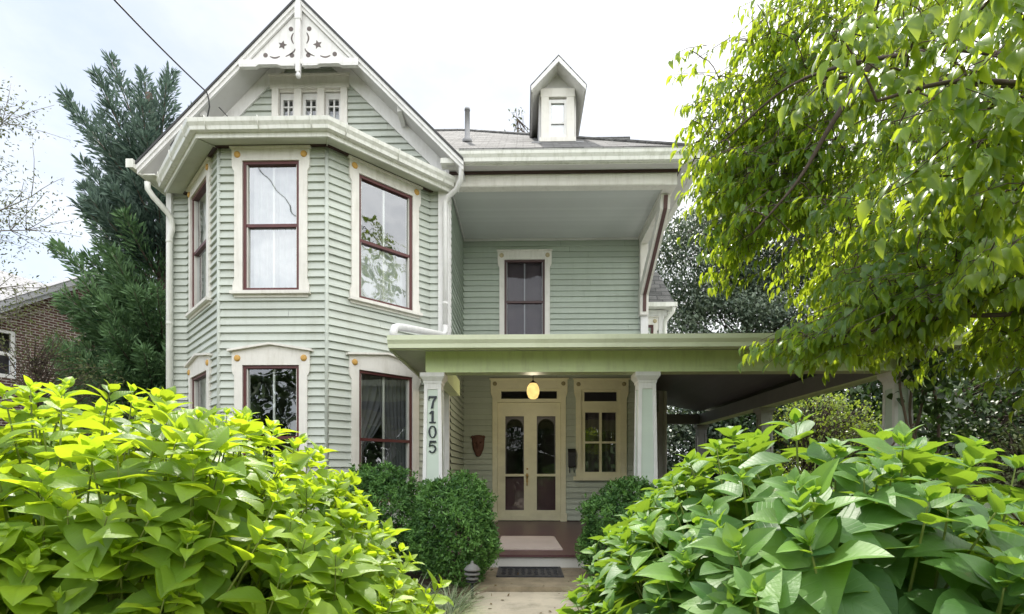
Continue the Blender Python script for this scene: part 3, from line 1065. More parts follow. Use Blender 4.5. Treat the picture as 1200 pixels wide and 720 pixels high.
bx = MB(FRONT)
bx.box(-4.2, -2.8, -1.2, -1.15, 6.5, 7.7)
bx.build('backing_board', INNER, W)

# --- eaves, gutters, soffits -----------------------------------------------------
KG = [(0.0, 0.0), (0.075, 0.0), (0.085, 0.045), (0.115, 0.085), (0.125, 0.135), (0.110, 0.138), (0.095, 0.095), (0.0, 0.128)]
BAYOUT = [(-5.78, 8.46), (-4.322 - 0.0, 7.44), (-2.78, 7.44), (-1.526, 8.694)]


def offset_path(path, d):
    P = [Vector(p) for p in path]
    res = []
    for i in range(len(P)):
        d1 = (P[i] - P[i - 1]).normalized() if i > 0 else None
        d2 = (P[i + 1] - P[i]).normalized() if i < len(P) - 1 else None
        n1 = Vector((d1.y, -d1.x)) if d1 else Vector((d2.y, -d2.x))
        n2 = Vector((d2.y, -d2.x)) if d2 else n1
        m = n1 + n2
        m = m / m.dot(n1)
        res.append(P[i] + m * d)
    return [(p.x, p.y) for p in res]


inner = offset_path(BAYPATH, 0.002)
outer = offset_path(BAYPATH, 0.30)
# carry the outer ends square to the wall line
outer[0] = (outer[0][0] - 0.05, outer[0][1] + 0.05)
outer[-1] = (outer[-1][0] + 0.12, outer[-1][1] + 0.12)
s = MB()
for i in range(3):
    s.poly([(*inner[i], 5.80), (*inner[i + 1], 5.80), (*outer[i + 1], 5.745), (*outer[i], 5.745)])
for i in range(4):                                       # hip ribs across the soffit
    a, b = Vector((*inner[i], 5.79)), Vector((*outer[i], 5.735))
    if i in (1, 2):
        s.tube([a, b], 0.012, 4)
s.build('bay_soffit', BAYSOFFIT, HOUSE)
s = MB()
s.sweep([(0.0, 0.0), (0.025, 0.0), (0.025, 0.20), (0.0, 0.20)], [(x, y, 5.735) for x, y in outer])
s.sweep([(k[0] + 0.026, k[1] + 5.80) for k in KG], outer)
gut_out = offset_path(outer, 0.0)
for t_ in (0.1, 0.5, 0.9):                                # strap hangers
    for i in range(3):
        a, b = Vector(outer[i]), Vector(outer[i + 1])
        p = a.lerp(b, t_)
        d = (b - a).normalized()
        n = Vector((d.y, -d.x))
        q = [p + n * o for o in (0.028, 0.156)]
        s.tube([(q[0].x, q[0].y, 5.942), (q[1].x, q[1].y, 5.946), (q[1].x, q[1].y, 5.93), ((p + n * 0.142).x, (p + n * 0.142).y, 5.87), ((p + n * 0.106).x, (p + n * 0.106).y, 5.797)], 0.007, 5)
s.build('bay_gutter', GUTTER, HOUSE)
s = MB()
s.sweep([(0.028, 5.772), (0.072, 5.772), (0.080, 5.79), (0.028, 5.79)], BAYPATH)
s.build('frieze_moulding', MAROON_DK, HOUSE)
s = MB()
top = [(-5.562, 8.66), (-4.2, 8.66), (-2.9, 8.66), (-1.5, 8.66)]
for i in range(3):
    s.poly([(*outer[i], 5.935), (*outer[i + 1], 5.935), (*top[i + 1], 6.12 if 0 <= i < 2 else 5.99), (*top[i], 6.12 if 0 < i < 3 else 5.99)])
s.build('bay_roof', SHINGLE, HOUSE, uv=True)

# gable roof of the front wing ---------------------------------------------------------
AX, AZ = -3.515, 8.64
YF, YB = 8.22, 15.6


def gz(x, off=0.0):
    return AZ - abs(x - AX) * 1.0 - off


EL, ER = -6.10, -0.93
s = MB()
for xe in (EL, ER):
    s.poly([(AX, YF - 0.02, AZ), (xe, YF - 0.02, gz(xe)), (xe, YB, gz(xe)), (AX, YB, AZ)])
s.build('gable_roof', SHINGLE, HOUSE, uv=True)
s = MB()
for xe in (EL, ER):
    s.prism([(AX, YF - 0.03, AZ + 0.012), (xe, YF - 0.03, gz(xe) + 0.012), (xe, YF - 0.03, gz(xe) - 0.028), (AX, YF - 0.03, AZ - 0.028)],
            [(AX, YF + 0.10, AZ + 0.012), (xe, YF + 0.10, gz(xe) + 0.012), (xe, YF + 0.10, gz(xe) - 0.028), (AX, YF + 0.10, AZ - 0.028)])
s.build('shingle_edge', SHINGLE_EDGE, HOUSE)
s = MB()
for xe, sg in ((EL, -1), (ER, 1)):
    xi = AX
    # two-step rake board
    for (o0, o1, y0, y1) in ((0.03, 0.095, YF - 0.012, YF + 0.04), (0.095, 0.16, YF + 0.012, YF + 0.045)):
        s.prism([(xi, y0, AZ - o0), (xe, y0, gz(xe) - o0), (xe, y0, gz(xe) - o1), (xi, y0, AZ - o1)],
                [(xi, y1, AZ - o0), (xe, y1, gz(xe) - o0), (xe, y1, gz(xe) - o1), (xi, y1, AZ - o1)])
s.build('rake_board', WHITE, HOUSE)
s = MB()
for xe in (EL, ER):
    s.poly([(AX, YF + 0.045, AZ - 0.155), (xe, YF + 0.045, gz(xe) - 0.155), (xe, 8.70, gz(xe) - 0.155), (AX, 8.70, AZ - 0.155)])
s.build('gable_soffit', SOFFIT, HOUSE)
for x in (-5.10, -1.95):                                    # look-outs under the rake
    s = MB()
    z = gz(x) - 0.156
    s.hexa([(x - .035, 8.30, z - 0.05), (x + .035, 8.30, z - 0.05), (x + .035, 8.60, z - 0.10), (x - .035, 8.60, z - 0.10)],
           [(x - .035, 8.30, z + .05), (x + .035, 8.30, z + .05), (x + .035, 8.60, z + .05), (x - .035, 8.60, z + .05)])
    s.build('lookout', WHITE, HOUSE)
s = MB()
for xe in (EL + 0.25, ER - 0.12):                           # raking frieze board on the wall
    s.prism([(AX, 8.625, AZ - 0.157), (xe, 8.625, gz(xe) - 0.157), (xe, 8.625, gz(xe) - 0.42), (AX, 8.625, AZ - 0.42)],
            [(AX, 8.66, AZ - 0.157), (xe, 8.66, gz(xe) - 0.157), (xe, 8.66, gz(xe) - 0.42), (AX, 8.66, AZ - 0.42)])
s.build('rake_frieze', WHITE, HOUSE)
# left eave of the wing with gutter and boxed return
s = MB()
s.box(EL + 0.03, -5.86, 8.30, YB, 5.915, 5.935)
s.box(EL + 0.0, EL + 0.028, 8.25, YB, 5.90, 6.06)
s.sweep([(k[0] + 0.002, k[1] + 5.955) for k in KG], [(EL, YB), (EL, 8.16)])
s.box(EL - 0.12, EL - 0.002, 8.15, 8.159, 5.955, 6.09)
s.build('side_gutter', GUTTER, HOUSE)

# gable ornament: boards with dark inlays for pierced holes either side of a king post ------------------------------
s = MB()
y0, y1 = 8.27, 8.30
zb = 7.65
s_in = 0.165
s.prism([(AX, y0, AZ - s_in), (AX - (AZ - s_in - zb), y0, zb), (AX + (AZ - s_in - zb), y0, zb)],
        [(AX, y1, AZ - s_in), (AX - (AZ - s_in - zb), y1, zb), (AX + (AZ - s_in - zb), y1, zb)])
ORN = s.build('gable_ornament', WHITE, HOUSE)
s = MB()
s.box(-4.46, -2.57, 8.20, 8.27, 7.57, 7.65)
for sg in (-1, 1):                                          # shallow bracketed underside
    s.prism_y([(AX + sg * 0.06, 7.57), (AX + sg * 0.06, 7.545), (AX + sg * 0.28, 7.545), (AX + sg * 0.34, 7.57)], 8.202, 8.268)
    s.prism_y([(AX + sg * 0.94, 7.57), (AX + sg * 0.94, 7.54), (AX + sg * 0.68, 7.54), (AX + sg * 0.63, 7.57)], 8.202, 8.268)
s.box(AX - 0.034, AX + 0.034, 8.175, 8.235, 7.44, AZ - 0.10)
s.box(AX - 0.045, AX + 0.045, 8.168, 8.240, 8.26, 8.48)
s.lathe((AX, 8.205, 7.39), [(0.0, -0.045), (0.028, -0.036), (0.043, 0.0), (0.028, 0.036), (0.022, 0.07)], 14)
s.build('king_post', WHITE, ORN)
yy = 8.266


def disc(mb, x, z, r, n=14):
    mb.prism([(x + r * math.cos(2 * PI * k / n), yy, z + r * math.sin(2 * PI * k / n)) for k in range(n)],
             [(x + r * math.cos(2 * PI * k / n), yy + 0.01, z + r * math.sin(2 * PI * k / n)) for k in range(n)])


def curve_cut(mb, pts, w):
    P = [Vector((x, 0, z)) for x, z in pts]
    L_, R_ = [], []
    for i, p in enumerate(P):
        t = (P[min(i + 1, len(P) - 1)] - P[max(i - 1, 0)]).normalized()
        n = Vector((t.z, 0, -t.x))
        ww = w * math.sin(PI * (0.15 + 0.7 * i / (len(P) - 1)))
        L_.append(p + n * ww)
        R_.append(p - n * ww)
    ring = L_ + R_[::-1]
    mb.prism([(p.x, yy, p.z) for p in ring], [(p.x, yy + 0.01, p.z) for p in ring])


def cut(fn, *args):
    s = MB()
    fn(s, *args)
    s.build('hole_inlay', HOLE_SHADE, ORN)


def star(s, cx, cz, tilt):
    st = []
    for k in range(10):
        r = 0.072 if k % 2 == 0 else 0.034
        a = PI / 2 + k * PI / 5 + tilt
        st.append((cx + r * math.cos(a), cz + r * math.sin(a)))
    s.prism([(x, yy, z) for x, z in st], [(x, yy + 0.01, z) for x, z in st])


tt = np.linspace(0, 1, 9)
for sg in (-1, 1):
    X = lambda d: AX + sg * d
    for d, z in ((0.145, 8.17), (0.55, 7.765), (0.13, 7.755)):
        cut(disc, X(d), z, 0.036)
    cut(star, X(0.28), 7.92, 0.25 * sg)
    cut(curve_cut, [(X(0.105 + 0.03 * math.sin(t_ * PI)), 8.11 - 0.17 * t_) for t_ in tt], 0.012)
    cut(curve_cut, [(X(0.48 - 0.16 * t_), 7.745 - 0.025 * math.sin(t_ * PI)) for t_ in tt], 0.012)
    cut(curve_cut, [(X(0.08 + 0.15 * t_ * t_), 7.86 - 0.12 * t_) for t_ in tt], 0.011)

# main hip roof ---------------------------------------------------------------------------
RX, RY, RZ = 2.87, 8.24, 6.20
PIT = 0.72
T = 4.3
ridge = (RX - T, RY + T, RZ + PIT * T)
s = MB()
s.poly([(-1.06, RY, RZ), (RX, RY, RZ), ridge, (-4.6, ridge[1], ridge[2]), (-3.515, 11.63, 8.641)])
s.poly([(RX, RY, RZ), (RX, 15.6, RZ), (ridge[0], 15.6, ridge[2]), ridge])
s.build('hip_roof', SHINGLE, HOUSE, uv=True)
s = MB()                                                     # shingle butt at the eave
s.box(-1.0, RX + .01, RY - 0.025, RY + 0.05, RZ - 0.012, RZ + 0.022)
s.tube([(RX, RY, RZ + 0.01), (ridge[0], ridge[1], ridge[2] + 0.01), (-4.0, ridge[1], ridge[2] + 0.01)], 0.035, 6)
s.build('ridge_cap', SHINGLE, HOUSE, uv=True)
s = MB()                                                     # rear cross ridge seen past the dormer
s.prism_x([(13.0, 9.40), (13.3, 9.56), (13.8, 9.2), (13.75, 9.1), (13.0, 9.30)], 0.9, 2.62)
s.build('rear_roof', SHINGLE, HOUSE, uv=True)
s = MB()
s.prism_x([(13.02, 9.27), (13.7, 9.08), (13.7, 8.5), (13.02, 8.5)], 1.0, 2.42)
s.build('rear_fascia', WHITE, HOUSE)

s = MB()
s.box(-1.05, RX - 0.02, RY + 0.10, RY + 0.125, 6.035, 6.165)
s.box(RX - 0.125, RX - 0.10, RY + 0.126, 15.4, 6.035, 6.165)
s.sweep([(k[0] - 0.10 + 0.001, k[1] * 1.15 + 6.045) for k in KG], [(-1.04, RY), (RX, RY), (RX, 15.4)])
s.box(-1.30, -1.04, RY + 0.06, RY + 0.25, 6.05, 6.13)
s.build('main_gutter', GUTTER, HOUSE)
s = MB()
s.poly([(-1.2, RY + 0.12, 6.045), (RX - 0.11, RY + 0.12, 6.045), (2.49, 8.62, 6.065), (-1.2, 8.62, 6.065)])
s.poly([(RX - 0.11, RY + 0.12, 6.045), (RX - 0.11, 15.4, 6.045), (2.49, 15.4, 6.065), (2.49, 8.62, 6.065)])
s.build('main_soffit', SOFFIT, HOUSE)
s = MB()
s.sweep([(0.0, 6.022), (0.03, 6.022), (0.045, 6.055), (0.0, 6.055)], [(-1.20, 8.598), (2.492, 8.598), (2.492, 15.4)])
s.build('eave_moulding', MAROON_DK, HOUSE)
s = MB()
s.box(-1.20, 2.49, 8.60, 8.76, 5.83, 6.06)
s.box(2.29, 2.489, 8.761, 10.61, 5.831, 6.06)
s.box(-1.20, 2.289, 8.50 + 0.09, 8.599, 5.84, 5.995)
s.build('upper_beam', TRIM, HOUSE)
s = MB()
s.poly([(-1.21, 8.76, 5.862), (2.30, 8.76, 5.862), (2.30, 10.62, 5.862), (-1.21, 10.62, 5.862)])
s.build('upper_ceiling', CEIL_UP, HOUSE)
s = MB()                                                     # quarter-round where ceiling meets walls
s.box(-1.19, 2.29, 10.58, 10.604, 5.82, 5.860)
s.box(-1.189, -1.165, 8.76, 10.58, 5.82, 5.860)
s.build('ceiling_moulding', SOFFIT, HOUSE)

# knee brace that carries the overhang ----------------------------------------------------
s = MB()
out2 = [(10.60, 4.28), (10.44, 4.28), (10.42, 4.66), (8.92, 5.60), (8.88, 5.825), (9.06, 5.825), (9.08, 5.66), (10.60, 4.80)]
s.prism_x(out2, 2.30, 2.46)
s.box(2.31, 2.45, 10.46, 10.60, 4.84, 5.825)
s.box(2.31, 2.45, 9.12, 10.455, 5.68, 5.825)
BR = s.build('knee_brace', TRIM, HOUSE)
s = MB()
edge = [(10.435, 4.34), (10.412, 4.66), (8.915, 5.598), (8.872, 5.80)]
for (ya, za), (yb, zb_) in zip(edge, edge[1:]):
    s.hexa([(2.352, ya, za), (2.408, ya, za), (2.408, ya + 0.02, za + 0.012), (2.352, ya + 0.02, za + 0.012)],
           [(2.352, yb, zb_), (2.408, yb, zb_), (2.408, yb + 0.02, zb_ + 0.012), (2.352, yb + 0.02, zb_ + 0.012)])
for (ya, za), (yb, zb_) in zip(edge, edge[1:]):
    ya, yb = ya - 0.016, yb - 0.016
    s.hexa([(2.348, ya, za), (2.412, ya, za), (2.412, ya + 0.014, za), (2.348, ya + 0.014, za)],
           [(2.348, yb, zb_), (2.412, yb, zb_), (2.412, yb + 0.014, zb_), (2.348, yb + 0.014, zb_)])
s.build('painted_stripe', STRIPE, BR)

# dormer ------------------------------------------------------------------------------------
DX = 0.61
hz = lambda y: RZ + PIT * (y - RY)
s = MB()
dw = 0.33
s.poly([(DX - dw, 9.42, hz(9.42)), (DX + dw, 9.42, hz(9.42)), (DX + dw, 9.42, 7.98), (DX, 9.42, 8.35), (DX - dw, 9.42, 7.98)])
for sg in (-1, 1):
    s.poly([(DX + sg * dw, 9.42, hz(9.42)), (DX + sg * dw, 10.75, hz(10.75)), (DX + sg * dw, 10.75, 7.98), (DX + sg * dw, 9.42, 7.98)])
DORM = s.build('dormer', SOFFIT, HOUSE)
s = MB()
ez, az, hw = 7.84, 8.36, 0.485
for sg in (-1, 1):
    s.prism([(DX, 9.10, az), (DX + sg * hw, 9.10, ez), (DX + sg * hw, 9.10, ez - 0.035), (DX, 9.10, az - 0.035)],
            [(DX, 11.4, az), (DX + sg * hw, 10.7, ez), (DX + sg * hw, 10.7, ez - 0.035), (DX, 11.4, az - 0.035)])
s.build('dormer_roof', SHINGLE, DORM, uv=True)
s = MB()
for sg in (-1, 1):
    x = DX + sg * (hw - 0.015)
    s.prism([(DX, 9.09, az - 0.037), (x, 9.09, ez - 0.020), (x, 9.09, ez - 0.10), (DX, 9.09, az - 0.125)],
            [(DX, 9.12, az - 0.037), (x, 9.12, ez - 0.020), (x, 9.12, ez - 0.10), (DX, 9.12, az - 0.125)])
    s.poly([(DX, 9.12, az - 0.10), (x, 9.12, ez - 0.09), (x, 10.7, ez - 0.09), (DX, 10.9, az - 0.10)])
    s.box(min(x, x - sg * 0.03), max(x, x - sg * 0.03), 9.121, 10.68, ez - 0.10, ez - 0.036)
s.build('dormer_fascia', WHITE, DORM)
s = MB()
zb = hz(9.42) - 0.02
s.box(DX - 0.29, DX - 0.155, 9.34, 9.415, zb, 7.80)
s.box(DX + 0.155, DX + 0.29, 9.34, 9.415, zb, 7.80)
s.box(DX - 0.30, DX + 0.30, 9.335, 9.415, 7.80, 7.95)
s.box(DX - 0.32, DX + 0.32, 9.31, 9.415, zb - 0.03, zb + 0.045)
s.build('dormer_casing', TRIM, DORM)
s = MB()
for a, b in ((-0.155, -0.115), (0.115, 0.155)):
    s.box(DX + a, DX + b, 9.355, 9.41, zb + 0.046, 7.76)
s.box(DX - 0.114, DX + 0.114, 9.356, 9.41, 7.70, 7.76)
s.box(DX - 0.114, DX + 0.114, 9.356, 9.41, zb + 0.046, zb + 0.11)
s.box(DX - 0.114, DX + 0.114, 9.362, 9.41, 7.34, 7.37)
s.box(DX - 0.09, DX + 0.09, 9.385, 9.41, 7.37, 7.70)
s.build('dormer_sash', WHITE, DORM)
s = MB()
s.poly([(DX - 0.114, 9.383, zb + 0.1), (DX + 0.114, 9.383, zb + 0.1), (DX + 0.114, 9.383, 7.72), (DX - 0.114, 9.383, 7.72)])
s.build('dormer_glass', GLASS_UP, DORM)
s = MB()
s.box(DX - 0.46, DX + 0.46, 9.32, 9.415, hz(9.32) + 0.004, hz(9.32) + 0.03)
s.build('lead_flashing', GREYMETAL, DORM)

# vent pipe
s = MB()
py = 9.75
s.lathe((-1.03, py, hz(py) - 0.05), [(0.10, 0.0), (0.09, 0.08), (0.048, 0.13), (0.045, 0.62), (0.052, 0.62), (0.052, 0.66), (0.03, 0.66)], 14)
s.build('vent_pipe', GREYMETAL, HOUSE)

# --- rear side wing seen past the recess ---------------------------------------------------
REAR = frame(0, 12.0, 1, 0)
s = MB()
siding(s, REAR, 2.47, 3.10, 0.22, 4.86, [(2.66, 2.93, 3.3, 4.5), (2.60, 2.98, 0.9, 2.35)])
s.M = None
s.box(3.14, 3.16, 12.03, 15.4, 0.2, 4.86)
s.build('side_wing_wall', SIDING, HOUSE)
s = MB()
s.box(3.05, 3.17, 11.95, 12.0, 0.2, 4.83)
s.box(2.40, 3.22, 11.955, 11.998, 4.70, 4.83)
s.build('side_wing_trim', WHITE, HOUSE)
window(REAR, 2.66, 2.93, 3.3, 4.5, 'flat', 0.075, 0.16, ros=PALEROS, muntin=False)
window(REAR, 2.60, 2.98, 0.9, 2.35, 'flat', 0.06, 0.16, ros=None, muntin=False)
s = MB()
e0 = (3.36, 11.78, 4.93)
s.poly([(1.5, 11.78, 4.93), e0, (3.11, 12.28, 5.80), (2.3, 12.28, 5.80)])
s.poly([e0, (3.36, 15.4, 4.93), (3.11, 15.4, 5.80), (3.11, 12.28, 5.80)])
s.build('side_wing_roof', SHINGLE, HOUSE, uv=True)
s = MB()
s.box(2.3, 3.40, 11.72, 11.80, 4.84, 4.935)
s.box(3.30, 3.41, 11.801, 15.4, 4.84, 4.935)
s.box(2.3, 3.31, 11.801, 12.0, 4.845, 4.86)
s.build('side_wing_gutter', GUTTER, HOUSE)
s = MB()
s.tube([(3.33, 11.78, 4.84), (3.33, 11.79, 4.76), (3.19, 11.93, 4.58), (3.18, 11.94, 4.4), (3.18, 11.94, 0.3)], 0.045, 10)
s.build('downspout', GUTTER, HOUSE)

# --- porch ---------------------------------------------------------------------------------
s = MB()
s.box(-1.30, 4.95, 6.315, 10.62, 0.02, 0.17)
s.box(2.48, 4.95, 10.62, 14.0, 0.02, 0.17)
s.build('porch_foundation', RISER, HOUSE)
s = MB()
s.box(-1.30, 4.97, 6.285, 10.615, 0.172, 0.20)
s.box(2.48, 4.97, 10.6155, 14.0, 0.172, 0.20)
s.build('porch_floor', FLOOR, HOUSE)
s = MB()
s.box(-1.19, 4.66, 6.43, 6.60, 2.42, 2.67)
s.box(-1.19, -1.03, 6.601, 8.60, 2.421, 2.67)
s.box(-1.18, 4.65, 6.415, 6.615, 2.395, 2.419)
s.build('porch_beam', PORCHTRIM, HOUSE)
s = MB()
s.box(4.50, 4.659, 6.601, 13.75, 2.421, 2.67)
s.box(2.5, 4.499, 13.6, 13.749, 2.421, 2.67)
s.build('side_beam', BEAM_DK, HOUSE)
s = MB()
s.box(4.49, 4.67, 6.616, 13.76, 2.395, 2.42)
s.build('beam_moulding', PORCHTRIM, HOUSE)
s = MB()
s.poly([(-1.55, 6.12, 2.615), (-1.55, 8.66, 2.66), (-1.20, 8.66, 2.66), (-1.20, 6.45, 2.655)])
s.poly([(-1.55, 6.12, 2.615), (-1.20, 6.45, 2.655), (4.66, 6.45, 2.655), (4.98, 6.12, 2.615)])
s.poly([(4.98, 6.12, 2.615), (4.66, 6.45, 2.655), (4.66, 13.9, 2.655), (4.98, 13.9, 2.615)])
s.build('porch_soffit', BAYSOFFIT, HOUSE)
s = MB()
s.sweep([(0.0, 2.60), (0.022, 2.60), (0.022, 2.70), (0.0, 2.70)], [(-1.54, 8.64), (-1.54, 6.13), (4.98, 6.13), (4.98, 13.9)])
s.sweep([(k[0] + 0.0, k[1] + 2.605) for k in KG], [(-1.55, 6.108), (5.0, 6.108), (5.0, 13.9)])
s.poly([(-1.551, 6.11, 2.606), (-1.551, 5.99, 2.735), (-1.551, 6.11, 2.735)])
s.build('porch_gutter', PORCHGUT, HOUSE)
pr = lambda x, y: 2.735 + 0.2 * min(y - 6.10, 5.0 - x)
s = MB()
c1, c2, c3 = (-1.56, 6.085), (5.02, 6.085), (5.02, 13.9)
s.poly([(*c1, 2.745), (*c2, 2.745), (2.49, 8.615, pr(2.49, 8.615)), (-1.56, 8.615, pr(0, 8.615))])
s.poly([(-1.21, 8.616, pr(0, 8.616)), (2.49, 8.616, pr(2.49, 8.616)), (0.49, 10.62, pr(0.49, 10.6)), (-1.21, 10.62, pr(-1, 10.62))])
s.poly([(2.49, 8.616, pr(2.49, 8.616)), (2.49, 10.62, 3.24), (0.49, 10.62, pr(0.49, 10.6))])
s.poly([(*c2, 2.745), (*c3, 2.745), (2.49, 13.9, 3.24), (2.49, 8.615, pr(2.49, 8.615))])
s.build('porch_roof', ROOFMETAL, HOUSE)
s = MB()
s.sweep([(0.0, 2.738), (0.03, 2.738), (0.03, 2.752), (0.0, 2.752)], [(-1.56, 6.08), (5.02, 6.08), (5.02, 13.9)])
s.build('drip_edge', SHINGLE_EDGE, HOUSE)
pc = lambda x, y: pr(x, y) - 0.10
s = MB()
s.poly([(-1.04, 6.59, pc(0, 6.59)), (4.51, 6.59, pc(4.51, 6.59)), (2.48, 8.62, pc(2.48, 8.62)), (-1.20, 8.62, pc(0, 8.62))])
s.poly([(-1.20, 8.62, pc(0, 8.62)), (2.48, 8.62, pc(2.48, 8.62)), (0.49, 10.61, pc(0.49, 10.61)), (-1.20, 10.61, pc(0, 10.61))])
s.poly([(2.48, 8.62, pc(2.48, 8.62)), (2.48, 10.61, pc(2.48, 10.61)), (0.49, 10.61, pc(0.49, 10.61))])
s.poly([(4.51, 6.59, pc(4.51, 6.59)), (4.51, 13.6, pc(4.51, 13.6)), (2.48, 13.6, pc(2.48, 13.6)), (2.48, 8.62, pc(2.48, 8.62))])
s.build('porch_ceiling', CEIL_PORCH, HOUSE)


def column(x, y, label=None, wood=None, pan=None):
    """tapered square box column with recessed panels, base and flared cap"""
    zb, zt = 0.20, 2.394
    wb, wt = 0.130, 0.104
    s = MB()

    def ring(w, z):
        return [(x - w, y - w, z), (x + w, y - w, z), (x + w, y + w, z), (x - w, y + w, z)]

    s.hexa(ring(wb + 0.03, zb), ring(wb + 0.03, zb + 0.16))
    s.hexa(ring(wb + 0.018, zb + 0.16), ring(wb + 0.006, zb + 0.19))
    s.hexa(ring(wb - 0.014, zb + 0.19), ring(wt - 0.014, zt - 0.13))
    # stiles and rails on four faces
    for q in range(4):
        ca, sa = math.cos(q * PI / 2), math.sin(q * PI / 2)

        def P(a, o, z):
            return (x + a * ca + o * sa, y + a * sa - o * ca, z)

        za, zc = zb + 0.19, zt - 0.13
        W_ = lambda z: wb + (wt - wb) * (z - za) / (zc - za)
        st = 0.042
        for sg in (-1, 1):
            lo, hi = [], []
            for z, tgt in ((za, lo), (zc, hi)):
                w = W_(z)
                a0, a1 = sg * w, sg * (w - st)
                if q % 2:                                    # butt the side stiles behind the front ones
                    a0 = sg * (w - 0.0145)
                tgt += [P(a0, w - 0.014, z), P(a1, w - 0.014, z), P(a1, w, z), P(a0, w, z)]
            s.hexa(lo, hi)
        for z0, z1 in ((za, za + 0.12), (zc - 0.07, zc)):
            lo, hi = [], []
            for z, tgt in ((z0, lo), (z1, hi)):
                w = W_(z)
                a = w - st - 0.0005
                tgt += [P(-a, w - 0.014, z), P(a, w - 0.014, z), P(a, w - 0.001, z), P(-a, w - 0.001, z)]
            s.hexa(lo, hi)
    s.hexa(ring(wt + 0.006, zt - 0.13), ring(wt + 0.010, zt - 0.10))
    s.hexa(ring(wt + 0.010, zt - 0.0995), ring(wt + 0.042, zt - 0.05))
    s.hexa(ring(wt + 0.044, zt - 0.0495), ring(wt + 0.044, zt - 0.001))
    C = s.build('porch_column', wood or WHITE, HOUSE)
    if label:
        C['label'] = label
    p = MB()
    za, zc = zb + 0.31, zt - 0.20
    for q in range(4):
        ca, sa = math.cos(q * PI / 2), math.sin(q * PI / 2)
        vs = []
        for z in (za, zc):
            w = wb + (wt - wb) * (z - zb - 0.19) / (zt - 0.13 - zb - 0.19)
            a, o = w - 0.043, w - 0.011
            vs.append([(x + a_ * ca + o * sa, y + a_ * sa - o * ca, z) for a_ in (-a, a)])
        p.poly([vs[0][0], vs[0][1], vs[1][1], vs[1][0]])
    p.build('panel', pan or PANEL, C)
    return C


C0 = column(-1.105, 6.545, 'porch column carrying the house number 7105')
column(1.505, 6.545)
column(4.56, 6.545)
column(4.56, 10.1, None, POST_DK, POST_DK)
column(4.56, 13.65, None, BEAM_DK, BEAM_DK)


# house number: serif figures set one under another on the left column
def digit(mb_name, strokes, zc, h=0.150):
    s = MB()
    k = h
    x0, yo = -1.105, 6.545
    w = 0.130 + (0.104 - 0.130) * (zc - 0.39) / (2.264 - 0.39)
    yf = yo - w + 0.009
    for st in strokes:
        s.prism([(x0 + a * k, yf - 0.014, zc + b * k) for a, b in st], [(x0 + a * k, yf, zc + b * k) for a, b in st])
    s.build(mb_name, NUMBER, C0)


def ringpts(cx, cz, rx, rz, tx, tz, a0, a1, n=22):
    """open ring as quads"""
    q = []
    for i in range(n):
        t0 = a0 + (a1 - a0) * i / n
        t1 = a0 + (a1 - a0) * (i + 1) / n
        c0, s0, c1_, s1_ = math.cos(t0), math.sin(t0), math.cos(t1), math.sin(t1)
        q.append([(cx + rx * c0, cz + rz * s0), (cx + rx * c1_, cz + rz * s1_), (cx + (rx - tx) * c1_, cz + (rz - tz) * s1_), (cx + (rx - tx) * c0, cz + (rz - tz) * s0)])
    return q


seven = [[(-.32, .5), (.34, .5), (.34, .36), (-.32, .36)], [(-.32, .359), (-.24, .359), (-.29, .16), (-.36, .16)],
         [(.339, .359), (.16, .359), (.0, .13), (.12, .05)], [(.0, .129), (.12, .049), (.06, -.5), (-.14, -.5)]]
one = [[(-.09, .5), (.09, .5), (.09, -.40), (-.09, -.40)], [(-.091, .5), (-.091, .30), (-.26, .24), (-.26, .32)],
       [(-.26, -.401), (.26, -.401), (.26, -.5), (-.26, -.5)]]
zero = ringpts(0, 0, .34, .5, .15, .07, 0, 2 * PI, 28)
five = [[(-.24, .5), (.28, .5), (.31, .34), (-.24, .34)], [(-.26, .339), (-.16, .339), (-.18, .06), (-.29, .0)]] + \
       ringpts(-.02, -.16, .34, .34, .15, .09, -2.55, 2.35, 22)
for st, zc in ((seven, 2.035), (one, 1.857), (zero, 1.675), (five, 1.492)):
    digit('number_figure', st, zc)

# --- entrance -----------------------------------------------------------------------------
s = MB(BACK)
s.box(-0.615, -0.515, -0.01, 0.05, 0.20, 2.85)
s.box(0.753, 0.853, -0.01, 0.05, 0.36, 2.85)
s.box(0.745, 0.875, -0.01, 0.06, 0.201, 0.36)
s.box(-0.637, -0.507, -0.01, 0.06, 0.201, 0.36)
s.box(-0.65, 0.888, -0.01, 0.052, 2.85, 3.04)
s.box(-0.675, 0.913, -0.01, 0.08, 3.04, 3.065)
for x0, sg in ((-0.615, -1), (0.853, 1)):
    lob = [(x0, 2.85), (x0 + sg * .035, 2.85), (x0 + sg * .035, 2.78), (x0 + sg * .02, 2.73), (x0, 2.68)]
    s.prism([(x, -0.01, z) for x, z in lob], [(x, 0.05, z) for x, z in lob])
s.box(-0.515, 0.753, -0.06, 0.03, 2.585, 2.655)                # transom bar
s.box(-0.515, -0.44, -0.06, 0.02, 2.655, 2.85)
s.box(0.678, 0.753, -0.06, 0.02, 2.655, 2.85)
s.box(-0.44, 0.678, -0.06, 0.02, 2.81, 2.85)
s.box(-0.53, -0.516, -0.16, -0.011, 0.2, 2.85)
s.box(0.754, 0.77, -0.16, -0.011, 0.2, 2.85)
s.box(-0.53, 0.77, -0.16, -0.011, 2.851, 2.87)
DF = s.build('door_frame', DOORTRIM, HOUSE)
for a in (-0.565, 0.803):
    rosette(DF, BACK, a, 2.955, 0.042, OLIVE, 0.052)
s = MB(BACK)
s.poly([(-0.44, -0.03, 2.655), (0.678, -0.03, 2.655), (0.678, -0.03, 2.81), (-0.44, -0.03, 2.81)])
s.build('transom_glass', GLASS_DK, DF)
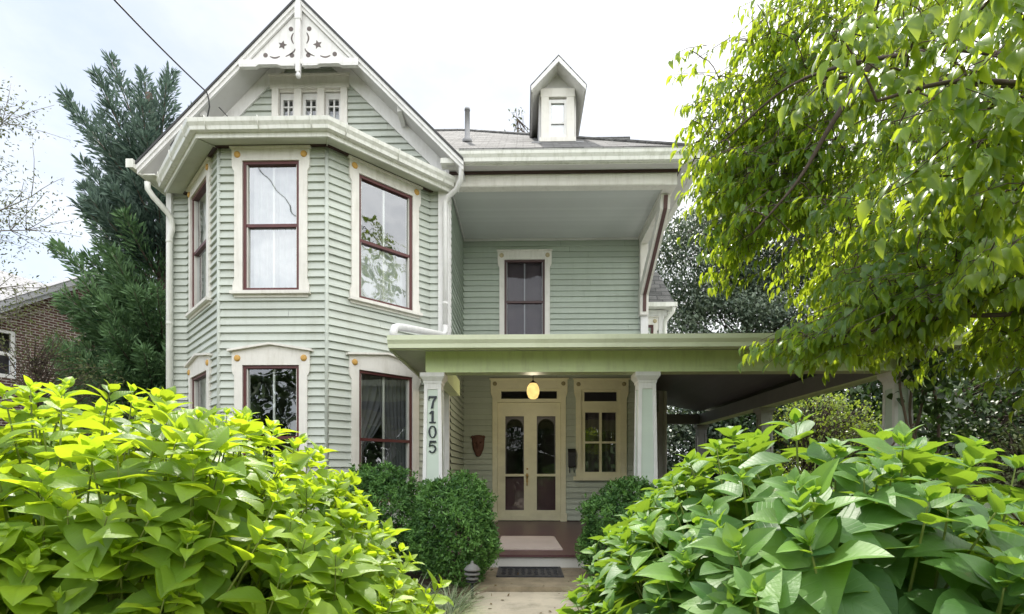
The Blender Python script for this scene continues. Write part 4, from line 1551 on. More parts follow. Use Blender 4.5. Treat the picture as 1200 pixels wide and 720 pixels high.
for a0, a1 in ((-0.513, 0.117), (0.121, 0.751)):
    s = MB(BACK)
    z0, z1 = 0.215, 2.580
    g0, g1 = a0 + 0.155, a1 - 0.10
    if a0 > 0:
        g0, g1 = a0 + 0.155, a1 - 0.10
    s.box(a0, g0, -0.055, -0.01, z0, z1)
    s.box(g1, a1, -0.055, -0.01, z0, z1)
    s.box(g0, g1, -0.055, -0.01, 2.31, z1)
    s.box(g0, g1, -0.055, -0.01, 1.10, 1.15)
    s.box(g0, g1, -0.055, -0.01, z0, 0.42)
    s.box(a0 + 0.03, a1 - 0.03, -0.01, 0.0, 0.30, 0.315)
    D = s.build('door', DOORTRIM, HOUSE)
    s = MB(BACK)
    s.poly([(g0, -0.03, 0.42), (g1, -0.03, 0.42), (g1, -0.03, 1.10), (g0, -0.03, 1.10)])
    s.poly([(g0, -0.031, 1.15), (g1, -0.031, 1.15), (g1, -0.031, 2.31), (g0, -0.031, 2.31)])
    s.build('door_glass', GLASS_DK, D)
    s = MB(BACK)                                              # inner door behind: arched light over a red-brown panel
    s.box(a0 + 0.02, a1 - 0.02, -0.16, -0.12, 0.22, 1.10)
    s.box(g0 + 0.04, g1 - 0.04, -0.12, -0.105, 0.50, 0.82)
    s.build('inner_panel', WOOD_RED, D)
    s = MB(BACK)
    n = 14
    cx, r = (g0 + g1) / 2, (g1 - g0) / 2 - 0.02
    arc = [(cx - r * math.cos(PI * i / n), 2.10 + r * math.sin(PI * i / n)) for i in range(n + 1)]
    for (xa, za_), (xb, zb_) in zip(arc, arc[1:]):
        s.poly([(xa, -0.118, za_), (xb, -0.118, zb_), (xb, -0.118, 2.40), (xa, -0.118, 2.40)])
    s.box(g0 - 0.03, g0 + 0.02, -0.125, -0.115, 1.1, 2.4)
    s.box(g1 - 0.02, g1 + 0.03, -0.125, -0.115, 1.1, 2.4)
    s.build('arched_inner_sash', GREYFRAME, D)
s = MB(BACK)
s.box(0.105, 0.133, -0.009, 0.012, 0.215, 2.575)
s.build('door_astragal', DOORTRIM, HOUSE)
s = MB(BACK)
s.box(0.062, 0.098, -0.009, 0.0, 0.98, 1.16)
s.lathe((0.08, 0.0, 1.12), [(0.014, 0.0), (0.014, 0.03), (0.03, 0.04), (0.032, 0.06), (0.018, 0.075)], 12, 'y')
s.tube([(0.08, 0.005, 1.03), (0.08, 0.04, 1.02), (0.08, 0.045, 0.93), (0.08, 0.01, 0.92)], 0.011, 8)
s.lathe((0.085, -0.009, 1.25), [(0.02, 0.0), (0.02, 0.012), (0.012, 0.016)], 12, 'y')
s.build('door_handle', BRASS, HOUSE)

# entry window: four lights under a transom
s = MB(BACK)
a0, a1 = EW[0], EW[1]
s.box(a0 - 0.11, a0, -0.01, 0.05, 1.10, 2.83)
s.box(a1, a1 + 0.13, -0.01, 0.05, 1.10, 2.83)
s.box(a0 - 0.15, a1 + 0.165, -0.01, 0.052, 2.83, 3.03)
s.box(a0 - 0.175, a1 + 0.19, -0.01, 0.08, 3.03, 3.055)
s.box(a0 - 0.16, a1 + 0.175, -0.01, 0.10, 1.02, 1.10)
for x0, sg in ((a0 - 0.11, -1), (a1 + 0.13, 1)):
    lob = [(x0, 2.83), (x0 + sg * .035, 2.83), (x0 + sg * .035, 2.76), (x0 + sg * .02, 2.71), (x0, 2.66)]
    s.prism([(x, -0.01, z) for x, z in lob], [(x, 0.05, z) for x, z in lob])
s.box(a0, a1, -0.07, 0.03, 2.44, 2.60)
for b in (0.0,):
    s.box(a0, a0 + 0.075, -0.06, 0.01, 1.10, 2.44)
    s.box(a1 - 0.075, a1, -0.06, 0.01, 1.10, 2.44)
    s.box(a0 + 0.075, a1 - 0.075, -0.06, 0.01, 1.10, 1.19)
    s.box(a0 + 0.075, a1 - 0.075, -0.06, 0.01, 2.38, 2.44)
    am = (a0 + a1) / 2
    s.box(am - 0.024, am + 0.024, -0.055, 0.005, 1.19, 2.38)
    s.box(a0 + 0.075, a1 - 0.075, -0.054, 0.004, 1.76, 1.80)
    s.box(a0, a0 + 0.06, -0.06, 0.01, 2.60, 2.83)
    s.box(a1 - 0.06, a1, -0.06, 0.01, 2.60, 2.83)
    s.box(a0 + 0.06, a1 - 0.06, -0.06, 0.01, 2.79, 2.83)
EWO = s.build('window', DOORTRIM, HOUSE)
EWO['label'] = 'four light entry window with transom beside the double door'
curtain(EWO, BACK, a0, a1, 1.1, 2.45, -0.14, BLIND, None, 6, 0.012)
for a in (a0 - 0.06, a1 + 0.075):
    rosette(EWO, BACK, a, 2.94, 0.042, OLIVE, 0.052)
s = MB(BACK)
s.poly([(a0 + .07, -0.03, 1.18), (a1 - .07, -0.03, 1.18), (a1 - .07, -0.033, 2.39), (a0 + .07, -0.033, 2.39)])
s.poly([(a0 + .05, -0.03, 2.6), (a1 - .05, -0.03, 2.6), (a1 - .05, -0.03, 2.8), (a0 + .05, -0.03, 2.8)])
s.build('glass', GLASS, EWO)

# downspouts ------------------------------------------------------------------------------
s = MB()
s.tube([(-5.98, 8.30, 5.80), (-5.98, 8.31, 5.70), (-5.93, 8.36, 5.60), (-5.80, 8.50, 5.42), (-5.765, 8.56, 5.33), (-5.76, 8.575, 5.18), (-5.80, 8.575, 5.05), (-5.81, 8.575, 4.95), (-5.81, 8.575, 0.1)], 0.044, 12)
for z in (4.95, 3.6, 2.2):
    s.lathe((-5.81, 8.575, z), [(0.044, 0), (0.051, 0.005), (0.051, 0.05), (0.044, 0.055)], 12)
s.build('downspout', GUTTER, HOUSE)
s = MB()
s.tube([(-0.97, 8.27, 6.06), (-0.97, 8.28, 5.92), (-0.98, 8.32, 5.80), (-1.06, 8.42, 5.70), (-1.20, 8.52, 5.64), (-1.26, 8.555, 5.56), (-1.265, 8.56, 5.45), (-1.265, 8.56, 3.50)], 0.040, 12)
s.lathe((-1.265, 8.56, 3.9), [(0.040, 0), (0.047, 0.005), (0.047, 0.04), (0.040, 0.045)], 12)
s.tube([(-1.265, 8.56, 3.56), (-1.265, 8.54, 3.45), (-1.275, 8.46, 3.385), (-1.50, 6.62, 3.0), (-1.52, 6.40, 2.945), (-1.53, 6.27, 2.90), (-1.532, 6.22, 2.84), (-1.532, 6.21, 2.76)], 0.047, 12)
s.build('downspout', WHITE, HOUSE)

# ================================================================== THINGS ON AND AROUND THE PORCH
# pendant lamp
LX, LY = 0.16, 8.5
lamp = empty('porch_lamp', (LX, LY, pc(LX, LY)), 'lit amber glass pendant lamp hanging from the porch ceiling before the double door', 'lamp')
s = MB()
s.tube([(LX, LY, pc(LX, LY)), (LX, LY, 2.63)], 0.006, 6)
s.lathe((LX, LY, pc(LX, LY) - 0.03), [(0.05, 0.03), (0.05, 0.015), (0.02, 0.0)], 14)
s.build('cord', BLACK, lamp)
s = MB()
s.lathe((LX, LY, 2.36), [(0.045, 0.0), (0.072, 0.02), (0.096, 0.08), (0.102, 0.13), (0.092, 0.19), (0.066, 0.235), (0.048, 0.25)], 20)
s.build('lamp_shade', GLOW, lamp)
ld = bpy.data.lights.new('lamp_glow', 'POINT')
ld.energy = 19
ld.color = (1.0, 0.87, 0.62)
ld.shadow_soft_size = 0.08
lo_ = bpy.data.objects.new('lamp_glow', ld)
COL.objects.link(lo_)
lo_.parent = lamp
lo_.location = Vector((LX, LY, 2.25)) - lamp.location
s = MB()
s.lathe((LX, LY, 2.61), [(0.052, 0.0), (0.045, 0.02), (0.018, 0.035), (0.015, 0.05)], 14)
s.build('cap', BLACK, lamp)

# letter box
mb_ = empty('mailbox', (0.925, 10.58, 1.26), 'black wall mailbox with newspaper hooks between door and entry window', 'mailbox')
s = MB()
s.prism_x([(10.60, 1.29), (10.60, 1.62), (10.585, 1.64), (10.50, 1.57), (10.49, 1.55), (10.49, 1.30), (10.505, 1.285)], 0.898, 0.995 + 0.045)
s.build('mailbox_body', BLACK, mb_)
s = MB()
s.prism_x([(10.603, 1.645), (10.603, 1.655), (10.488, 1.575), (10.478, 1.50), (10.486, 1.50), (10.495, 1.568)], 0.890, 1.048)
s.build('lid', BLACK, mb_)
for x in (0.925, 1.01):
    s = MB()
    s.tube([(x, 10.57, 1.30), (x, 10.55, 1.20), (x, 10.50, 1.17), (x, 10.47, 1.20), (x, 10.47, 1.235)], 0.006, 6)
    s.build('hook', BLACK, mb_)

# terracotta mask on the wall
mk = empty('wall_mask', (-0.90, 10.58, 1.70), 'dark terracotta bearded face mask hung on the wall left of the door', 'mask')
s = MB()
cx, cz = -0.90, 1.72
rings = []
nz, na = 22, 18
for j in range(nz + 1):
    v = j / nz
    z = cz + 0.20 - 0.42 * v
    if v < 0.2:
        hw = 0.13
    else:
        hw = 0.125 * (1 - ((v - 0.2) / 0.8) ** 2.6 * 0.72)
    row = []
    for i in range(na + 1):
        a = -1 + 2 * i / na
        d = 0.07 * math.sqrt(max(0, 1 - a * a)) * (0.6 + 0.4 * math.sin(PI * min(1, v * 1.1)))
        d += 0.035 * math.exp(-(a / 0.16) ** 2) * math.exp(-((v - 0.46) / 0.12) ** 2)          # nose
        d += 0.014 * math.exp(-((v - 0.27) / 0.035) ** 2)                                       # brow
        d -= 0.03 * math.exp(-((abs(a) - 0.42) / 0.16) ** 2) * math.exp(-((v - 0.36) / 0.045) ** 2)   # eyes
        d -= 0.022 * math.exp(-(a / 0.35) ** 2) * math.exp(-((v - 0.64) / 0.03) ** 2)            # mouth
        d += 0.012 * math.sin(a * 16 + v * 5) * max(0, (v - 0.7))                               # beard locks
        row.append((cx + hw * a, 10.60 - d, z))
    rings.append(s.pts(row))
for p, q in zip(rings, rings[1:]):
    for i in range(na):
        s.face([p + i, p + i + 1, q + i + 1, q + i], True)
s.build('mask_face', TERRA, mk)
s = MB()
for k in range(9):
    a = -1 + 2 * k / 8
    s.lathe((cx + 0.12 * a, 10.565, cz + 0.185 - 0.02 * a * a), [(0.006, -0.02), (0.024, -0.01), (0.026, 0.012), (0.008, 0.026)], 8)
s.build('head_band', TERRA, mk)
for sg in (-1, 1):
    s = MB()
    s.lathe((cx + sg * 0.052, 10.545, cz + 0.052), [(0.004, -0.008), (0.022, 0.0), (0.004, 0.008)], 10)
    s.build('eye', TERRA_DK, mk)

# mats
s = MB()
s.hexa([(-0.355, 6.68, 0.2), (0.50, 6.68, 0.2), (0.47, 8.05, 0.2), (-0.325, 8.05, 0.2)],
       [(-0.355, 6.68, 0.213), (0.50, 6.68, 0.213), (0.47, 8.05, 0.213), (-0.325, 8.05, 0.213)])
tag(s.build('porch_mat', RUG), 'flat beige woven mat on the porch floor before the double door', 'mat')
dm = empty('door_mat', (0.07, 5.98, 0.047), 'small black patterned rubber mat on the stone step below the porch', 'mat')
s = MB()
s.box(-0.29, 0.44, 5.70, 6.26, 0.0475, 0.055)
s.build('mat_base', RUBBER, dm)
s = MB()
for x0, x1, y0, y1 in ((-0.29, 0.44, 5.70, 5.73), (-0.29, 0.44, 6.23, 6.26), (-0.29, -0.26, 5.731, 6.229), (0.41, 0.44, 5.731, 6.229)):
    s.box(x0, x1, y0, y1, 0.0555, 0.066)
for i in range(9):
    for j in range(6):
        x, y = -0.215 + i * 0.072, 5.785 + j * 0.079
        r = 0.027 if (i + j) % 2 else 0.02
        n = 10
        for k in range(n):
            a0_, a1_ = 2 * PI * k / n, 2 * PI * (k + 1) / n
            s.hexa([(x + r * math.cos(a0_), y + r * math.sin(a0_), 0.0555), (x + r * math.cos(a1_), y + r * math.sin(a1_), 0.0555), (x + (r - .009) * math.cos(a1_), y + (r - .009) * math.sin(a1_), 0.0555), (x + (r - .009) * math.cos(a0_), y + (r - .009) * math.sin(a0_), 0.0555)],
                   [(x + r * math.cos(a0_), y + r * math.sin(a0_), 0.063), (x + r * math.cos(a1_), y + r * math.sin(a1_), 0.063), (x + (r - .009) * math.cos(a1_), y + (r - .009) * math.sin(a1_), 0.063), (x + (r - .009) * math.cos(a0_), y + (r - .009) * math.sin(a0_), 0.063)])
s.build('mat_scrolls', RUBBER, dm)

# tiered path light
px, py_, pz = -0.475, 4.93, -0.02
pl = empty('path_light', (px, py_, pz), 'small tiered garden lantern on a black stake under the round yew bush', 'garden light')
s = MB()
s.tube([(px, py_, pz), (px, py_, 0.16)], 0.014, 8)
s.lathe((px, py_, 0.145), [(0.02, 0.0), (0.055, 0.012), (0.055, 0.02), (0.02, 0.028)], 14)
s.lathe((px, py_, 0.16), [(0.030, 0.0), (0.030, 0.13)], 12)
s.build('stake', BLACK, pl)
for k, (z, r) in enumerate(((0.178, 0.062), (0.222, 0.076))):
    s = MB()
    s.lathe((px, py_, z), [(r - 0.012, 0.0), (r, 0.006), (r - 0.006, 0.02), (0.031, 0.030)], 18)
    s.build('louvre', LAMPWHITE, pl)
s = MB()
s.lathe((px, py_, 0.266), [(0.078, 0.0), (0.076, 0.012), (0.052, 0.042), (0.022, 0.058), (0.012, 0.07), (0.014, 0.08), (0.004, 0.088)], 18)
s.build('cap', LAMPWHITE, pl)

# service cable to the gable
pts = []
for i in range(60):
    q = (i / 59) ** 1.3 * 22
    pts.append((-4.95 + 0.132 * q, 8.17 - q, 7.13 - 0.291 * q + 0.0166 * q * q))
cbl = empty('overhead_cable', pts[0], 'thin black service cable slung from the upper left sky to the gable eave', 'cable')
s = MB()
s.tube(pts, 0.011, 6)
s.build('cable_run', CABLE, cbl)
s = MB()
s.tube([pts[0], (-4.93, 8.19, 7.05), (-4.92, 8.20, 6.92), (-4.99, 8.24, 6.72), (-5.14, 8.30, 6.55), (-5.2, 8.4, 6.5)], 0.010, 6)
s.tube([(-4.83, 8.30, 6.98), (-4.70, 8.42, 6.85), (-4.55, 8.60, 6.78), (-4.47, 8.64, 6.74)], 0.008, 6)
s.lathe((-4.46, 8.63, 6.72), [(0.0, -0.02), (0.02, 0.0), (0.0, 0.02)], 8)
s.build('drip_loop', CABLE, cbl)
s = MB()
s.tube([(-5.42, 8.10, 6.19), (-5.50, 8.14, 6.28), (-5.48, 8.2, 6.40), (-5.40, 8.22, 6.44), (-5.32, 8.22, 6.42)], 0.008, 6)
s.build('wire_loop', CABLE, cbl)

# ================================================================== HYDRANGEAS AT THE CAMERA


def hydrangea(name, label, base, dome, mat, mean_len, n_tips, young, yaw_up=0.75, low=0.12, wide=(0.52, 0.66), flat=0.0):
    """shoots with opposite leaf pairs over a dome; dome = (cx, cy, rx, ry, rz, power)"""
    root = empty(name, (base[0], base[1], -0.02), label, 'bush')
    cx, cy, rx, ry, rz, pw = dome
    tips, nors = [], []
    while len(tips) < n_tips:
        a = RNG.random() * 2 * PI
        h = RNG.random()
        zz = low + (1 - low) * h
        rad = (1 - zz ** pw) ** (1 / pw)
        x, y = rad * math.cos(a), rad * math.sin(a)
        # area weighting by radius
        if RNG.random() > 0.35 + 0.65 * max(rad, 0.2):
            continue
        lump = 1 + 0.10 * math.sin(3.1 * a + 2 * zz) + 0.07 * math.sin(7.3 * a + 5 * zz) + RNG.normal(0, 0.025)
        T = np.array([cx + rx * x * lump, cy + ry * y * lump, rz * zz * (0.93 + 0.07 * lump + RNG.normal(0, 0.014))])
        if np.hypot(T[0], T[1]) < 0.75 or (T[1] < 0.35):
            continue
        n = np.array([x / rx, y / ry, zz ** 1.5 / rz])
        tips.append(T)
        nors.append(n / np.linalg.norm(n))
    P, D, N, L, Wd, Ti = [], [], [], [], [], []
    st = MB()
    up = np.array([0, 0, 1.0])
    for T, n in zip(tips, nors):
        d = 0.55 * n + yaw_up * up + RNG.normal(0, 0.16, 3)
        d /= np.linalg.norm(d)
        length = 0.34 + 0.22 * RNG.random()
        bend = 0.55 * n + RNG.normal(0, 0.1, 3)
        nodes = [0.0, 0.02, 0.06, 0.12, 0.195, 0.285, 0.38, 0.47]
        sizes = [0.32, 0.52, 0.74, 0.92, 1.0, 1.0, 0.95, 0.9]
        elev = [1.05, 0.80, 0.56, 0.36, 0.2, 0.05, -0.1, -0.2]
        k0 = mean_len * RNG.uniform(0.8, 1.2)
        yg = young * RNG.uniform(0.5, 1.3)
        e1 = np.cross(d, [0.3, 0.7, 0.2])
        e1 /= np.linalg.norm(e1)
        e2 = np.cross(d, e1)
        phase = RNG.random() * PI
        path = []
        for i, q in enumerate(nodes):
            if q > length:
                break
            pos = T - d * q - bend * 0.45 * q * q + up * 0.0
            path.append(pos)
            ang = phase + i * PI / 2 + RNG.normal(0, 0.15)
            for sgn in (0, PI):
                r = math.cos(ang + sgn) * e1 + math.sin(ang + sgn) * e2
                el = elev[i] - flat + RNG.normal(0, 0.20)
                dv = math.cos(el) * r + math.sin(el) * d
                dv[2] -= 0.10 * max(0, i - 2)
                dv /= np.linalg.norm(dv)
                nv = d - dv * d.dot(dv) + RNG.normal(0, 0.12, 3)
                lf = k0 * sizes[i] * RNG.uniform(0.85, 1.15)
                P.append(pos + dv * 0.022 * sizes[i])
                D.append(dv)
                N.append(nv)
                L.append(lf)
                Wd.append(lf * RNG.uniform(*wide) * (0.8 if i < 2 else 1))
                Ti.append(np.clip(yg * (1.0 - 0.13 * i) + RNG.normal(0, 0.10), 0, 1))
        for j in range(3):                                     # furled bud at the tip
            r = math.cos(phase + j * 2.1) * e1 + math.sin(phase + j * 2.1) * e2
            P.append(T)
            D.append(d + 0.35 * r)
            N.append(-r + 0.3 * d)
            L.append(k0 * 0.24)
            Wd.append(k0 * 0.10)
            Ti.append(1.0)
        end = path[-1]
        foot = np.array([base[0] + (end[0] - base[0]) * 0.45, base[1] + (end[1] - base[1]) * 0.45, 0.25 * end[2]])
        st.tube([tuple(T)] + [tuple(p) for p in path[1:]] + [tuple(foot)], [0.0018] + [0.0022 + 0.0005 * i for i in range(len(path) - 1)] + [0.006], 6)
    lv = leaves('foliage', P, D, N, L, Wd, np.array(Ti), mat, root, 8, 6, 'ovate', 0.30, 0.28, 0.022)
    st.build('stems', STEM, root)
    return root


HL = hydrangea('hydrangea_bush', 'large lime green hydrangea bush filling the lower left foreground', (-2.1, 2.55),
               (-2.27, 2.5, 1.66, 1.62, 1.58, 2.35), F_HYD_L, 0.185, 680, 1.1, wide=(0.58, 0.74))
HR = hydrangea('hydrangea_bush', 'big glossy dark green hydrangea bush filling the lower right foreground', (1.14, 1.95),
               (1.05, 1.97, 0.90, 1.22, 1.33, 2.2), F_HYD_R, 0.182, 420, 0.72, wide=(0.66, 0.82), flat=0.10)

# one bare twig with fresh shoots at the right edge of the right bush
tw = empty('flowering_twig', (1.75, 1.55, -0.02), 'slender brown twig with lime shoots and white bracts at the far right edge', 'twig')
s = MB()
tp = [(1.75, 1.62, 0.0), (1.72, 1.62, 0.5), (1.66, 1.64, 0.85), (1.56, 1.66, 1.00), (1.46, 1.68, 1.10)]
tsam = limb(s, tp, 0.008, 0.003, 7)
s.build('stem', STEM_BR, tw)
for cpt, nk in ((tsam[-1], 11), (tsam[-6], 5)):
    P, D, N, L, Wd, Ti = [], [], [], [], [], []
    for k in range(nk):
        v = rand_dirs(1)[0] + np.array([-0.2, -0.1, 0.6])
        P.append(np.array(cpt) + RNG.normal(0, 0.006, 3)); D.append(v); N.append(np.array([0, -0.3, 1]) + RNG.normal(0, .3, 3))
        L.append(RNG.uniform(0.03, 0.06)); Wd.append(L[-1] * 0.42); Ti.append(RNG.uniform(0.7, 1))
    leaves('shoot', P, D, N, L, Wd, np.array(Ti), F_BRIGHT, tw, 4, 2, 'ovate', 0.4, 0.2)
for off, dv, l_ in (((-0.02, 0, -.01), (-.8, -.2, -.2), 0.035), ((0.03, 0, 0.0), (.7, -.2, .4), 0.035), ((0.03, 0.0, -0.04), (.9, -.1, -.1), 0.05)):
    leaves('bract', [np.array(tsam[-2]) + np.array(off)], [dv], [(0, -1, .4)], [l_], [l_ * 0.6], np.ones(1), SHEER, tw, 4, 2, 'ovate', 0.3, 0.2)

# ================================================================== SMALL PLANTING


def yew(label, cx, cy, cz, rx, ry, rz, n, lean=0.0):
    root = empty('yew_bush', (cx, cy, -0.02), label, 'bush', 'clipped yew bushes by the porch')
    d = rand_dirs(n)
    d = d[d[:, 2] > -0.75]
    lump = 1 + 0.10 * np.sin(d[:, 0] * 6 + cx * 9) * np.sin(d[:, 1] * 5) + 0.09 * np.sin(d[:, 2] * 7 + d[:, 0] * 4 + cx) + 0.03 * np.sin(d[:, 0] * 23) * np.sin(d[:, 2] * 19)
    r = lump * (1 - 0.22 * RNG.random(len(d)) ** 1.6) + (RNG.random(len(d)) > 0.965) * RNG.uniform(0.04, 0.16, len(d))
    sq = 1.0 / (np.abs(d) ** 2.2).sum(axis=1) ** (1 / 2.2)
    C = d * (r * sq)[:, None] * np.array([rx, ry, rz]) + np.array([cx, cy, cz])
    per = 9
    nn = len(C)
    P = np.repeat(C, per, axis=0) + RNG.normal(0, 0.014, (nn * per, 3))
    out = np.repeat(unit(d / np.array([rx, ry, rz])), per, axis=0)
    D = out * 0.8 + rand_dirs(nn * per) * 0.9 + np.array([0, 0, 0.25])
    N = out + RNG.normal(0, 0.5, (nn * per, 3))
    ti = np.repeat(np.clip(RNG.normal(0.45, 0.25, nn) + 1.2 * (np.repeat(1, nn) * (r - r.mean())), 0, 1), per)
    L = RNG.uniform(0.034, 0.064, nn * per)
    leaves('foliage', P, D, N, L, L * 0.36, np.clip(ti + RNG.normal(0, .12, nn * per), 0, 1), F_YEW, root, 2, 2, 'lance', 0.3, 0.2)
    st = MB()
    for k in range(7):
        a = k * 2 * PI / 7
        twig_mesh(st, (cx + 0.04 * math.cos(a), cy + 0.04 * math.sin(a), -0.03), (cx + rx * 0.6 * math.cos(a), cy + ry * 0.6 * math.sin(a), cz + rz * 0.3), 0.018, 0.006)
    st.build('branches', BARK, root)
    return root


yew('round dark green yew bush left of the porch step beside the path light', -0.73, 5.50, 0.54, 0.43, 0.44, 0.58, 2900)
yew('dark green yew bush under the bay window behind the lime hydrangea', -1.62, 6.0, 0.60, 0.52, 0.38, 0.66, 2400)
yew('dark green yew bush right of the porch step under the entry window', 1.13, 5.75, 0.50, 0.49, 0.42, 0.55, 2500)


def grass_clump(label, x, y, h, n, spread):
    root = empty('grass_clump', (x, y, -0.02), label, 'grass', 'variegated grass clumps edging the walkway')
    P, D, N, L, Wd, Ti = [], [], [], [], [], []
    a = RNG.random(n) * 2 * PI
    r = spread * 0.35 * np.sqrt(RNG.random(n))
    P = np.stack([x + r * np.cos(a), y + r * np.sin(a), np.full(n, -0.02)], 1)
    a2 = a + RNG.normal(0, 0.5, n)
    lean = RNG.uniform(0.25, 1.1, n)
    D = np.stack([np.cos(a2) * lean, np.sin(a2) * lean, np.ones(n)], 1)
    N = np.stack([-np.cos(a2), -np.sin(a2), lean], 1) * 1.0
    N = np.stack([np.cos(a2) * -1, np.sin(a2) * -1, lean], 1)
    L = h * RNG.uniform(0.7, 1.3, n)
    leaves('blades', P, D, N, L, np.full(n, 0.008), RNG.random(n) ** 0.8, F_GRASS, root, 7, 2, 'blade', 0.4, 0.55)
    return root


for lab, x, y, h, n, sp in (
        ('variegated grass clump left of the walkway right below the path light', -0.62, 4.62, 0.30, 170, 0.26),
        ('variegated grass clump left of the walkway nearest the bottom of the picture', -0.60, 4.22, 0.32, 190, 0.28),
        ('variegated grass clump tucked between the lime hydrangea and the yew', -0.98, 4.55, 0.34, 190, 0.3),
        ('variegated grass clump peeping out beneath the lime hydrangea tips', -0.95, 4.05, 0.34, 170, 0.3),
        ('variegated grass clump right of the walkway below the right yew', 0.72, 4.85, 0.30, 170, 0.24),
        ('variegated grass clump right of the walkway at the foot of the right hydrangea', 0.66, 4.35, 0.32, 180, 0.26)):
    grass_clump(lab, x, y, h, n, sp)
s = MB()
for k in range(120):                                       # fallen twigs and leaf litter
    x, y = random.uniform(-0.78, -0.42), random.uniform(4.55, 5.2)
    a = random.uniform(0, PI)
    l = random.uniform(0.03, 0.12)
    s.tube([(x, y, 0.0 + random.uniform(-0.01, 0.025)), (x + l * math.cos(a), y + l * math.sin(a), random.uniform(0.0, 0.03))], 0.003, 4)
tag(s.build('twig_litter', STEM_BR), 'dry brown twig litter scattered at the edge of the walkway', None, kind='stuff')

n = 150
P = np.stack([RNG.uniform(-0.75, 0.85, n), RNG.uniform(3.6, 6.2, n), np.full(n, 0.0)], 1)
P[:, 2] = np.where(P[:, 1] > 5.235, 0.052, 0.005)
edge = RNG.random(n) < 0.6
P[edge, 0] = np.where(RNG.random(edge.sum()) < 0.5, RNG.uniform(-0.72, -0.45, edge.sum()), RNG.uniform(0.45, 0.78, edge.sum()))
D = rand_dirs(n) * np.array([1, 1, 0.1])
lt = leaves('fallen_leaves', P, D, RNG.normal(0, 0.25, (n, 3)) + np.array([0, 0, 1]), RNG.uniform(0.02, 0.055, n), RNG.uniform(0.012, 0.028, n), RNG.random(n),
            foliage('dry_leaf', (0.10, 0.06, 0.03), (0.26, 0.19, 0.07), (0.1, 0.08, 0.03), 0.8, 0.1), None, 4, 2, 'ovate', 0.4, -0.2)
tag(lt, 'small dry fallen leaves scattered over the walkway and stone step', None, kind='stuff')

# vine on the corner column
vn = empty('climbing_vine', (4.72, 6.40, -0.02), 'woody vine with dark broad leaves twisting up the right corner column', 'vine')
s = MB()
vs = []
for k in range(5):
    pth = []
    for i in range(9):
        z = 0.0 + i * 0.31
        pth.append((4.70 + 0.10 * math.sin(k * 1.3 + i * 0.8) + 0.04 * k * (1 if k % 2 else -1), 6.36 + 0.05 * math.cos(k + i * 0.9), z))
    vs += limb(s, pth, random.uniform(0.022, 0.032), 0.012, 7)
limb(s, [(4.62, 6.35, 1.75), (4.42, 6.30, 1.60), (4.25, 6.28, 1.42), (4.12, 6.25, 1.35)], 0.014, 0.008, 6)
s.build('vine_stem', VINE, vn)
C = cluster_points([(4.78, 6.3, 2.15, 0.28, 0.22, 0.35, 26, 0.3), (4.95, 6.25, 1.7, 0.25, 0.25, 0.35, 18, 0.3), (4.60, 6.25, 2.45, 0.4, 0.2, 0.18, 14, 0.3)])
crown('foliage', C, 4, 0.08, 0.115, 0.085, F_DARK, vn, 0.5, None, 0.4, 0.25, 4, 2)

# ================================================================== TREES AND SHRUBS


def tree(name, label, cat, base, trunk, limbs, lobes, per, spread, L, W, mat, group=None, bark=BARK, tr=(0.14, 0.05), br=(0.02, 0.006), droop=0.5,
         tint=(0.45, 0.25), nu=2, nv=2, curl=0.25, kind='ovate', twigs=True, flat=0.6, twig_every=1):
    root = empty(name, base, label, cat, group)
    s = MB()
    sam = limb(s, trunk, tr[0], tr[1], 9)
    for lp in limbs:
        sam = sam[len(sam) // 3:] + limb(s, lp, tr[1] * 1.0, br[0], 7)
    C = cluster_points(lobes)
    if twigs:
        branches_to(s, sam, C[::twig_every], br[0], br[1])
    s.build('trunk', bark, root)
    oc = C.mean(axis=0)
    crown('crown', C, per, spread, L, W, mat, root, droop, oc, tint[0], tint[1], nu, nv, kind, curl, 0.3, flat)
    return root


